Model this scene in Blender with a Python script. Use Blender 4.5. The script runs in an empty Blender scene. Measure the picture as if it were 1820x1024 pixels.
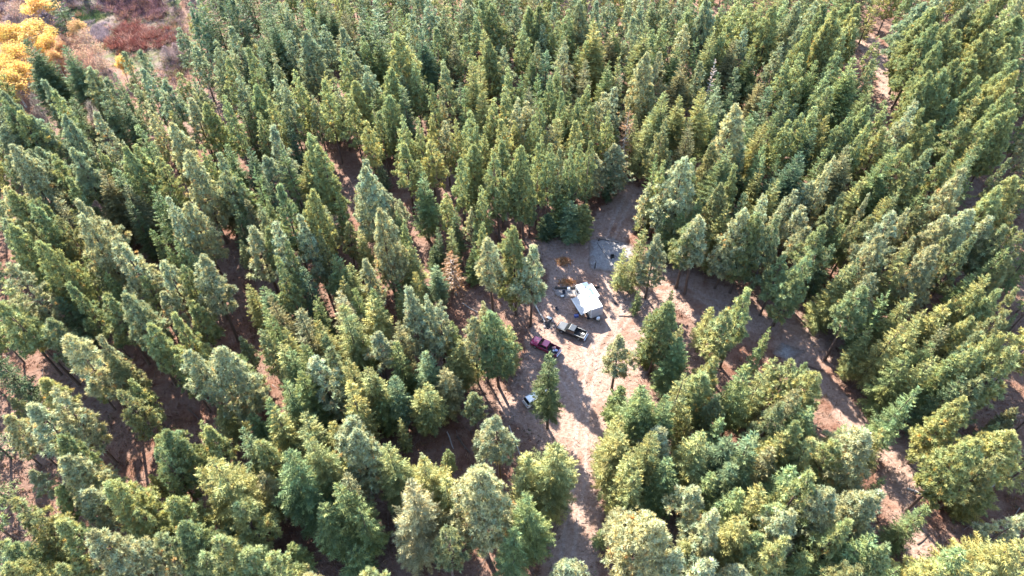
import bpy, bmesh, math, random
import numpy as np
from mathutils import Vector, Matrix

S = bpy.context.scene
COL = S.collection
R = math.radians
random.seed(7)
RNG = np.random.default_rng(11)

# ------------------------------------------------------------------ camera, sky, sun, exposure
F_PX, CAM_H, PITCH = 1230.0, 103.0, R(48.5)
cam_data = bpy.data.cameras.new('drone_camera')
cam_data.sensor_width = 36.0
cam_data.lens = 36.0 * F_PX / 1820.0
cam_data.clip_start, cam_data.clip_end = 1.0, 6000.0
cam = bpy.data.objects.new('drone_camera', cam_data)
COL.objects.link(cam)
cam.location = (0, 0, CAM_H)
cam.rotation_euler = (math.pi / 2 - PITCH, 0, 0)
S.camera = cam

SUN_EL, SUN_AZ = R(38.0), R(-26.0)          # azimuth from +Y towards +X
world = bpy.data.worlds.new('World')
S.world = world
world.use_nodes = True
wn = world.node_tree.nodes
wl = world.node_tree.links
bg = wn['Background']
sky = wn.new('ShaderNodeTexSky')
sky.sky_type = 'NISHITA'
sky.sun_disc = False
sky.sun_elevation = SUN_EL
sky.sun_rotation = SUN_AZ
sky.altitude = 700
wl.new(sky.outputs[0], bg.inputs[0])
bg.inputs[1].default_value = 0.14
sun_dir = Vector((math.sin(SUN_AZ) * math.cos(SUN_EL), math.cos(SUN_AZ) * math.cos(SUN_EL), math.sin(SUN_EL)))
ld = bpy.data.lights.new('sun', 'SUN')
ld.energy, ld.angle, ld.color = 5.0, R(0.53), (1.0, 0.93, 0.82)
sun = bpy.data.objects.new('sun', ld)
COL.objects.link(sun)
sun.rotation_euler = sun_dir.to_track_quat('Z', 'Y').to_euler()
sun.location = (0, 0, 300)
S.view_settings.view_transform = 'Standard'
S.view_settings.look = 'None'
S.view_settings.exposure = 2.58
S.view_settings.gamma = 1.0
S.view_settings.use_curve_mapping = False
S.render.filter_size = 1.1
S.cycles.max_bounces = 6
S.cycles.transparent_max_bounces = 4

# ------------------------------------------------------------------ helpers
def at(px, py, z=0.0):
    """Where the line of sight through a point of the photograph meets the height z."""
    a, b = (px - 910.0) / F_PX, -(py - 512.0) / F_PX
    d = (a, math.cos(PITCH) + b * math.sin(PITCH), -math.sin(PITCH) + b * math.cos(PITCH))
    t = (z - CAM_H) / d[2]
    return Vector((d[0] * t, d[1] * t, z))

def to_px(p):
    x, y, z = p[0], p[1], p[2] - CAM_H
    dep = y * math.cos(PITCH) - z * math.sin(PITCH)
    up = y * math.sin(PITCH) + z * math.cos(PITCH)
    return 910 + F_PX * x / dep, 512 - F_PX * up / dep, dep

def depth_of(p):
    return p[1] * math.cos(PITCH) + (CAM_H - p[2]) * math.sin(PITCH)

def link(name, data, parent=None, loc=(0, 0, 0), rz=0.0):
    o = bpy.data.objects.new(name, data)
    COL.objects.link(o)
    o.location = loc
    o.rotation_euler = (0, 0, rz)
    if parent is not None:
        o.parent = parent
    return o

def tag(o, label=None, cat=None, group=None, kind=None):
    if label: o['label'] = label
    if cat: o['category'] = cat
    if group: o['group'] = group
    if kind: o['kind'] = kind
    return o

def thing(name, label, cat, loc, rz=0.0, group=None):
    return tag(link(name, None, None, loc, rz), label, cat, group)

def mesh_np(name, verts, faces_flat, nper, mat, tint=None, smooth=False):
    """A mesh from numpy arrays; all faces have nper corners."""
    verts = np.asarray(verts, np.float32)
    faces_flat = np.asarray(faces_flat, np.int32).ravel()
    nf = len(faces_flat) // nper
    me = bpy.data.meshes.new(name)
    me.vertices.add(len(verts))
    me.vertices.foreach_set('co', verts.ravel())
    me.loops.add(len(faces_flat))
    me.loops.foreach_set('vertex_index', faces_flat)
    me.polygons.add(nf)
    me.polygons.foreach_set('loop_start', np.arange(nf, dtype=np.int32) * nper)
    me.polygons.foreach_set('loop_total', np.full(nf, nper, np.int32))
    if smooth:
        me.polygons.foreach_set('use_smooth', np.ones(nf, bool))
    if tint is not None:
        at_ = me.attributes.new('tint', 'FLOAT_COLOR', 'POINT')
        at_.data.foreach_set('color', np.asarray(tint, np.float32).ravel())
    if mat: me.materials.append(mat)
    me.update(calc_edges=True)
    return me

def bm_mesh(name, bm, mat, smooth=False):
    bmesh.ops.recalc_face_normals(bm, faces=bm.faces[:])
    me = bpy.data.meshes.new(name)
    bm.to_mesh(me)
    bm.free()
    if mat: me.materials.append(mat)
    if smooth:
        for p in me.polygons: p.use_smooth = True
    return me

def add_box(bm, c, s, rz=0.0, rx=0.0, ry=0.0):
    m = Matrix.Translation(c) @ Matrix.Rotation(rz, 4, 'Z') @ Matrix.Rotation(ry, 4, 'Y') @ Matrix.Rotation(rx, 4, 'X') @ Matrix.Diagonal((s[0], s[1], s[2], 1))
    return bmesh.ops.create_cube(bm, size=1.0, matrix=m)['verts']

def box(name, c, s, mat, parent=None, bevel=0.0, rz=0.0, rx=0.0, ry=0.0):
    bm = bmesh.new()
    add_box(bm, c, s, rz, rx, ry)
    if bevel:
        bmesh.ops.bevel(bm, geom=bm.edges[:], offset=bevel, segments=2, affect='EDGES', profile=0.6)
    return link(name, bm_mesh(name, bm, mat), parent)

def add_tube(bm, pts, radii, n=7, cap=True):
    rings = []
    for i, p in enumerate(pts):
        p = Vector(p)
        d = (Vector(pts[min(i + 1, len(pts) - 1)]) - Vector(pts[max(i - 1, 0)])).normalized()
        u = d.orthogonal().normalized()
        if rings and abs(d.dot(uprev)) < .95:
            u = (uprev - d * d.dot(uprev)).normalized()
        uprev = u
        v = d.cross(u)
        r = radii[i] if hasattr(radii, '__len__') else radii
        rings.append([bm.verts.new(p + (u * math.cos(2 * math.pi * k / n) + v * math.sin(2 * math.pi * k / n)) * r) for k in range(n)])
    for a, b in zip(rings, rings[1:]):
        for k in range(n):
            bm.faces.new((a[k], a[(k + 1) % n], b[(k + 1) % n], b[k]))
    if cap:
        bm.faces.new(rings[0][::-1])
        bm.faces.new(rings[-1])

def tube(name, pts, radii, mat, parent=None, n=7, loc=(0, 0, 0), rz=0.0, smooth=True):
    bm = bmesh.new()
    add_tube(bm, pts, radii, n)
    return link(name, bm_mesh(name, bm, mat, smooth), parent, loc, rz)

def prism(name, prof, y0, y1, mat, parent=None, bevel=0.0, inset=0.0, seg=2):
    """A side profile (x, z) drawn across from y0 to y1."""
    bm = bmesh.new()
    a = [bm.verts.new((x, y0, z)) for x, z in prof]
    b = [bm.verts.new((x, y1, z)) for x, z in prof]
    n = len(prof)
    fa, fb = bm.faces.new(a), bm.faces.new(b[::-1])
    for k in range(n):
        bm.faces.new((a[k], b[k], b[(k + 1) % n], a[(k + 1) % n]))
    if bevel:
        es = list(set(fa.edges[:] + fb.edges[:]))
        bmesh.ops.bevel(bm, geom=es, offset=bevel, segments=seg, affect='EDGES', profile=0.5)
    return link(name, bm_mesh(name, bm, mat), parent)

def quad(name, pts, mat, parent=None, thick=0.012):
    """A thin pane with real thickness, its outer face through pts."""
    bm = bmesh.new()
    p = [Vector(q) for q in pts]
    n = (p[1] - p[0]).cross(p[2] - p[0]).normalized()
    a = [bm.verts.new(q) for q in p]
    b = [bm.verts.new(q - n * thick) for q in p]
    k = len(p)
    bm.faces.new(a)
    bm.faces.new(b[::-1])
    for i in range(k):
        bm.faces.new((a[i], b[i], b[(i + 1) % k], a[(i + 1) % k]))
    return link(name, bm_mesh(name, bm, mat), parent)

def copy_thing(src):
    c = src.copy()
    COL.objects.link(c)
    for ch in src.children:
        d = ch.copy()
        COL.objects.link(d)
        d.parent = c
        for g in ch.children:
            e = g.copy()
            COL.objects.link(e)
            e.parent = d
    return c

# ------------------------------------------------------------------ materials
def new_mat(name):
    m = bpy.data.materials.new(name)
    m.use_nodes = True
    return m, m.node_tree.nodes, m.node_tree.links, m.node_tree.nodes['Principled BSDF']

def plain(name, col, rough=0.6, metal=0.0, noise=0.12, scale=6.0, coat=0.0, spec=0.5):
    m, n, l, b = new_mat(name)
    tc = n.new('ShaderNodeTexCoord')
    nz = n.new('ShaderNodeTexNoise')
    nz.inputs['Scale'].default_value = scale
    nz.inputs['Detail'].default_value = 4
    l.new(tc.outputs['Object'], nz.inputs['Vector'])
    mx = n.new('ShaderNodeMix')
    mx.data_type = 'RGBA'
    mx.inputs[6].default_value = (*[c * (1 - noise) for c in col], 1)
    mx.inputs[7].default_value = (*[min(1, c * (1 + noise)) for c in col], 1)
    l.new(nz.outputs[0], mx.inputs[0])
    l.new(mx.outputs[2], b.inputs['Base Color'])
    b.inputs['Roughness'].default_value = rough
    b.inputs['Metallic'].default_value = metal
    b.inputs['Specular IOR Level'].default_value = spec
    if coat:
        b.inputs['Coat Weight'].default_value = coat
        b.inputs['Coat Roughness'].default_value = 0.05
    return m

def leaf_mat(name, transl=0.3, rough=0.6):
    """Foliage: the tree's own colour (object colour) times the colour of each spray (attribute)."""
    m, n, l, b = new_mat(name)
    oi = n.new('ShaderNodeObjectInfo')
    at_ = n.new('ShaderNodeAttribute')
    at_.attribute_name = 'tint'
    mul = n.new('ShaderNodeMix')
    mul.data_type = 'RGBA'
    mul.blend_type = 'MULTIPLY'
    mul.inputs[0].default_value = 1
    l.new(oi.outputs['Color'], mul.inputs[6])
    l.new(at_.outputs['Color'], mul.inputs[7])
    b.inputs['Roughness'].default_value = rough
    b.inputs['Specular IOR Level'].default_value = 0.2
    l.new(mul.outputs[2], b.inputs['Base Color'])
    tr = n.new('ShaderNodeBsdfTranslucent')
    hs = n.new('ShaderNodeHueSaturation')
    hs.inputs['Saturation'].default_value = 1.1
    hs.inputs['Value'].default_value = 1.15
    l.new(mul.outputs[2], hs.inputs['Color'])
    l.new(hs.outputs[0], tr.inputs['Color'])
    ms = n.new('ShaderNodeMixShader')
    ms.inputs[0].default_value = transl
    l.new(b.outputs[0], ms.inputs[1])
    l.new(tr.outputs[0], ms.inputs[2])
    l.new(ms.outputs[0], n['Material Output'].inputs[0])
    return m

M = {}
M['needles'] = leaf_mat('pine_needles')
M['fir_needles'] = leaf_mat('fir_needles', 0.28)
M['leaves'] = leaf_mat('autumn_leaves', 0.45)
M['litter'] = leaf_mat('dry_litter', 0.25, 0.8)
M['bark'] = plain('bark', (0.085, 0.055, 0.042), 0.95, noise=0.45, scale=3)
M['pale_bark'] = plain('pale_bark', (0.36, 0.33, 0.31), 0.9, noise=0.3, scale=3)
M['grey_wood'] = plain('grey_wood', (0.30, 0.27, 0.25), 0.9, noise=0.3)
M['dark_wood'] = plain('dark_wood', (0.05, 0.042, 0.038), 0.9, noise=0.3)
M['white_birch'] = plain('birch_bark', (0.40, 0.36, 0.32), 0.8, noise=0.25, scale=9)
M['orange_bough'] = plain('orange_bough', (0.42, 0.15, 0.05), 0.85, noise=0.3)
M['white_gel'] = plain('white_gelcoat', (0.78, 0.78, 0.77), 0.4, noise=0.03)
M['white_rubber'] = plain('white_rubber_roof', (0.8, 0.8, 0.79), 0.6, noise=0.04, scale=2)
M['grey_cap'] = plain('grey_front_cap', (0.30, 0.31, 0.34), 0.35, noise=0.05)
M['awning'] = plain('awning_vinyl', (0.66, 0.65, 0.63), 0.7, noise=0.03, scale=2)
M['black_plastic'] = plain('black_plastic', (0.02, 0.02, 0.022), 0.5)
M['rubber'] = plain('tyre_rubber', (0.018, 0.018, 0.018), 0.85)
M['chrome'] = plain('bright_metal', (0.6, 0.6, 0.6), 0.25, 1.0, noise=0.05)
M['alloy'] = plain('alloy', (0.45, 0.45, 0.46), 0.3, 1.0, noise=0.05)
M['glass'] = plain('tinted_glass', (0.012, 0.014, 0.016), 0.06, noise=0.0, spec=0.6)
M['lamp'] = plain('headlight_lens', (0.7, 0.7, 0.68), 0.12, noise=0.05)
M['red_lens'] = plain('taillight_lens', (0.35, 0.01, 0.01), 0.15, noise=0.05)
M['black_paint'] = plain('black_paint', (0.009, 0.013, 0.015), 0.35, 0.0, noise=0.03, coat=1.0)
M['burgundy_paint'] = plain('burgundy_paint', (0.26, 0.012, 0.07), 0.3, 0.35, noise=0.03, coat=1.0)
M['white_paint'] = plain('white_paint', (0.75, 0.75, 0.75), 0.25, noise=0.02, coat=0.8)
M['bed_liner'] = plain('bed_liner', (0.014, 0.014, 0.015), 0.8)
M['light_trim'] = plain('light_trim', (0.26, 0.26, 0.25), 0.4, noise=0.05)
M['blue_plastic'] = plain('blue_plastic', (0.07, 0.10, 0.30), 0.5)
M['blue_tarp'] = plain('blue_tarp', (0.25, 0.30, 0.46), 0.6, noise=0.3)
M['white_cloth'] = plain('white_cloth', (0.5, 0.5, 0.48), 0.8)
M['pink_cloth'] = plain('pink_cloth', (0.5, 0.24, 0.22), 0.8)
M['dark_cloth'] = plain('dark_cloth', (0.03, 0.032, 0.05), 0.9)
M['stone'] = plain('stone', (0.20, 0.17, 0.16), 0.9, noise=0.35, scale=3)
M['ash'] = plain('ash', (0.025, 0.022, 0.022), 0.95, noise=0.5, scale=4)
# ------------------------------------------------------------------ ground
def ground_mat(name, mode):
    """Forest floor in every mode; on a track or pad the floor gives way to its own surface away from the edge (attribute 'edge', metres from the border)."""
    m, n, l, b = new_mat(name)
    geo = n.new('ShaderNodeNewGeometry')
    def noise(scale, detail=5.0, rough=0.6, dist=0.0):
        z = n.new('ShaderNodeTexNoise')
        z.inputs['Scale'].default_value = scale
        z.inputs['Detail'].default_value = detail
        z.inputs['Roughness'].default_value = rough
        z.inputs['Distortion'].default_value = dist
        l.new(geo.outputs['Position'], z.inputs['Vector'])
        return z.outputs[0]
    def ramp(fac, stops):
        r = n.new('ShaderNodeValToRGB')
        e = r.color_ramp.elements
        while len(e) < len(stops): e.new(0.5)
        for k, (p, c) in enumerate(stops):
            e[k].position = p
            e[k].color = (*c, 1)
        l.new(fac, r.inputs[0])
        return r.outputs[0]
    def mix(fac, a, c, blend='MIX'):
        x = n.new('ShaderNodeMix')
        x.data_type = 'RGBA'
        x.blend_type = blend
        if isinstance(fac, float): x.inputs[0].default_value = fac
        else: l.new(fac, x.inputs[0])
        l.new(a, x.inputs[6])
        l.new(c, x.inputs[7])
        return x.outputs[2]
    def mr(v, a0, a1, b0=0.0, b1=1.0):
        x = n.new('ShaderNodeMapRange')
        for k, q in zip((1, 2, 3, 4), (a0, a1, b0, b1)): x.inputs[k].default_value = q
        l.new(v, x.inputs[0])
        return x.outputs[0]
    big, mid, fine, grit = noise(0.055), noise(0.35), noise(1.7, 6, 0.7), noise(7.0, 4, 0.7)
    needles = ramp(mid, [(0.30, (0.20, 0.090, 0.058)), (0.48, (0.31, 0.155, 0.105)), (0.68, (0.42, 0.265, 0.20))])
    soil = ramp(fine, [(0.32, (0.24, 0.14, 0.105)), (0.52, (0.39, 0.255, 0.20)), (0.7, (0.50, 0.36, 0.29))])
    floor = mix(mr(big, 0.42, 0.60), needles, soil)
    speck = ramp(grit, [(0.30, (0.20, 0.17, 0.16)), (0.46, (.46, .46, .46)), (0.62, (.46, .46, .46)), (0.75, (.55, .52, .5))])
    col = floor
    if mode != 'floor':
        ea = n.new('ShaderNodeAttribute')
        ea.attribute_name = 'edge'
        add = n.new('ShaderNodeMath')
        add.operation = 'MULTIPLY_ADD'
        l.new(mid, add.inputs[0])
        add.inputs[1].default_value = 3.4
        l.new(ea.outputs['Fac'], add.inputs[2])
        if mode == 'dirt':
            own = ramp(fine, [(0.26, (0.33, 0.205, 0.155)), (0.42, (0.49, 0.33, 0.262)), (0.56, (0.60, 0.425, 0.345)), (0.75, (0.69, 0.52, 0.44))])
            red = ramp(mid, [(0.3, (0.30, 0.14, 0.09)), (0.7, (0.40, 0.22, 0.15))])
            own = mix(mr(noise(0.16, 4), 0.50, 0.66, 0.0, 0.75), own, red)
            ra = n.new('ShaderNodeAttribute')
            ra.attribute_name = 'rut'
            rm = n.new('ShaderNodeMath')
            rm.operation = 'MULTIPLY'
            l.new(ra.outputs['Fac'], rm.inputs[0])
            l.new(mr(fine, .35, .6, .25, .8), rm.inputs[1])
            own = mix(rm.outputs[0], own, ramp(grit, [(0.3, (0.60, 0.47, 0.40)), (0.7, (0.74, 0.62, 0.56))]))
            col = mix(mr(add.outputs[0], 2.0, 3.1), floor, own)
        elif mode == 'gravel':
            own = ramp(fine, [(0.3, (0.34, 0.315, 0.31)), (0.5, (0.52, 0.485, 0.47)), (0.72, (0.68, 0.64, 0.62))])
            col = mix(mr(add.outputs[0], 1.9, 3.2), ramp(fine, [(0.3, (0.26, 0.17, 0.13)), (0.7, (0.45, 0.33, 0.27))]), own)
        elif mode == 'meadow':
            own = ramp(noise(0.16, 4), [(0.34, (0.10, 0.15, 0.055)), (0.45, (0.24, 0.23, 0.12)), (0.55, (0.34, 0.27, 0.22)), (0.68, (0.26, 0.19, 0.19))])
            col = mix(mr(add.outputs[0], 1.2, 3.0), floor, own)
    col = mix(1.0, col, speck, 'MULTIPLY')
    l.new(col, b.inputs['Base Color'])
    b.inputs['Roughness'].default_value = 0.95
    b.inputs['Specular IOR Level'].default_value = 0.15
    bp = n.new('ShaderNodeBump')
    bp.inputs['Strength'].default_value = 0.9
    bp.inputs['Distance'].default_value = 0.35
    hgt = n.new('ShaderNodeMath')
    hgt.operation = 'MULTIPLY_ADD'
    l.new(grit, hgt.inputs[0])
    hgt.inputs[1].default_value = 0.35
    l.new(fine, hgt.inputs[2])
    l.new(hgt.outputs[0], bp.inputs['Height'])
    l.new(bp.outputs[0], b.inputs['Normal'])
    return m

M['floor'] = ground_mat('forest_floor', 'floor')
M['dirt'] = ground_mat('dirt_surface', 'dirt')
M['gravel'] = ground_mat('pale_gravel', 'gravel')
M['meadow'] = ground_mat('meadow_surface', 'meadow')

bm = bmesh.new()
for x0, x1, y0, y1 in [(-1500, 1500, -400, 3500)]:
    bmesh.ops.create_grid(bm, x_segments=40, y_segments=40, size=1.0, matrix=Matrix.Translation(((x0 + x1) / 2, (y0 + y1) / 2, 0)) @ Matrix.Diagonal(((x1 - x0) / 2, (y1 - y0) / 2, 1, 1)))
tag(link('ground', bm_mesh('ground', bm, M['floor'])), kind='structure')

def seg_dist(P, poly):
    """Signed distance of points (n,2) to a closed polygon: positive inside."""
    poly = np.asarray(poly, float)
    a, b = poly, np.roll(poly, -1, 0)
    d = np.full(len(P), 1e9)
    inside = np.zeros(len(P), bool)
    for p, q in zip(a, b):
        e = q - p
        t = np.clip(((P - p) @ e) / max(e @ e, 1e-9), 0, 1)
        d = np.minimum(d, np.linalg.norm(P - (p + t[:, None] * e), axis=1))
        c = (p[1] > P[:, 1]) != (q[1] > P[:, 1])
        with np.errstate(divide='ignore', invalid='ignore'):
            xi = (q[0] - p[0]) * (P[:, 1] - p[1]) / (q[1] - p[1]) + p[0]
        inside ^= c & (P[:, 0] < xi)
    return np.where(inside, d, -d)

def sheet(name, px_poly, mat, z, cell=0.6, grow=1.2, ruts=None):
    poly = np.array([at(x, y)[:2] for x, y in px_poly])
    lo, hi = poly.min(0) - grow - 1, poly.max(0) + grow + 1
    nx, ny = int((hi[0] - lo[0]) / cell) + 1, int((hi[1] - lo[1]) / cell) + 1
    X, Y = np.meshgrid(lo[0] + np.arange(nx) * cell, lo[1] + np.arange(ny) * cell)
    P = np.stack([X.ravel(), Y.ravel()], 1)
    d = seg_dist(P, poly) + grow
    keep = d > 0
    idx = np.arange(nx * ny).reshape(ny, nx)
    q = np.stack([idx[:-1, :-1], idx[:-1, 1:], idx[1:, 1:], idx[1:, :-1]], -1).reshape(-1, 4)
    q = q[keep[q].all(1)]
    used, inv = np.unique(q, return_inverse=True)
    V = np.column_stack([P[used], np.full(len(used), z)])
    me = mesh_np(name, V, inv.reshape(-1, 4), 4, mat)
    a = me.attributes.new('edge', 'FLOAT', 'POINT')
    a.data.foreach_set('value', d[used].astype(np.float32))
    o = link(name, me)
    if ruts:
        best = np.full(len(used), 9.0)
        for path in ruts:
            pts = np.array([at(x, y)[:2] for x, y in path])
            for s in (-.85, .85):
                for p, q in zip(pts, pts[1:]):
                    e = q - p
                    nrm = np.array([-e[1], e[0]]) / np.linalg.norm(e) * s
                    tt = np.clip(((P[used] - p - nrm) @ e) / (e @ e), 0, 1)
                    best = np.minimum(best, np.linalg.norm(P[used] - (p + nrm + tt[:, None] * e), axis=1))
        a = me.attributes.new('rut', 'FLOAT', 'POINT')
        a.data.foreach_set('value', np.clip(1 - best / .55, 0, 1).astype(np.float32))
    tag(o, kind='structure')
    return o, poly

CLEARING = [(950, 1060), (972, 985), (985, 920), (1004, 862), (985, 815), (960, 790), (925, 758), (893, 728), (888, 700), (925, 675), (938, 640), (938, 600), (955, 570), (955, 545), (978, 520),
            (975, 480), (955, 452), (930, 425), (1000, 428), (1045, 425), (1052, 390), (1090, 352), (1112, 328), (1142, 335), (1148, 370), (1135, 400), (1105, 432), (1150, 455), (1200, 478), (1255, 500), (1312, 520),
            (1312, 580), (1250, 575), (1195, 548), (1150, 575), (1150, 620), (1140, 680), (1105, 730), (1078, 780), (1064, 850), (1072, 905), (1068, 970), (1050, 1060)]
SIDE_TRACK = [(1285, 528), (1330, 545), (1400, 575), (1455, 590), (1468, 640), (1492, 690), (1530, 735), (1590, 790), (1640, 812), (1640, 860), (1612, 880), (1640, 930), (1672, 975), (1660, 1010),
              (1610, 990), (1590, 930), (1575, 880), (1560, 845), (1590, 830), (1540, 800), (1500, 765), (1478, 720), (1440, 665), (1400, 640), (1360, 610), (1290, 582)]
UPPER_TRACK = [(1515, 50), (1545, 60), (1580, 95), (1592, 140), (1590, 200), (1565, 210), (1562, 150), (1550, 110), (1528, 85)]
MEADOW = [(115, -25), (320, -25), (315, 40), (312, 95), (300, 125), (215, 118), (170, 100), (150, 60), (120, 40)]
_, P_CLEAR = sheet('dirt_clearing', CLEARING, M['dirt'], 0.012, cell=.3, ruts=[
    [(1000, 1050), (1012, 960), (1022, 900), (1032, 850), (1030, 790), (1038, 720), (1052, 655), (1075, 605), (1115, 560), (1165, 512), (1215, 512), (1260, 535), (1310, 555)],
    [(1052, 655), (1048, 625), (1046, 600)], [(1038, 720), (1000, 665), (985, 630)], [(1085, 590), (1098, 540), (1082, 490), (1078, 440), (1098, 390), (1120, 345)]])
_, P_SIDE = sheet('dirt_side_track', SIDE_TRACK, M['dirt'], 0.008)
_, P_UP = sheet('upper_dirt_track', UPPER_TRACK, M['dirt'], 0.012)
_, P_MEAD = sheet('meadow', MEADOW, M['meadow'], 0.012, cell=1.2)
sheet('gravel_pad', [(1056, 432), (1085, 428), (1118, 440), (1118, 480), (1085, 478), (1056, 474)], M['gravel'], 0.03, cell=0.3, grow=1.3)
sheet('gravel_strip', [(985, 513), (1030, 513), (1030, 527), (990, 527)], M['gravel'], 0.024, cell=0.4, grow=0.6)
sheet('grey_dirt_patch', [(1390, 612), (1425, 625), (1400, 640), (1378, 628)], M['gravel'], 0.024, cell=0.4, grow=0.7)

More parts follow.
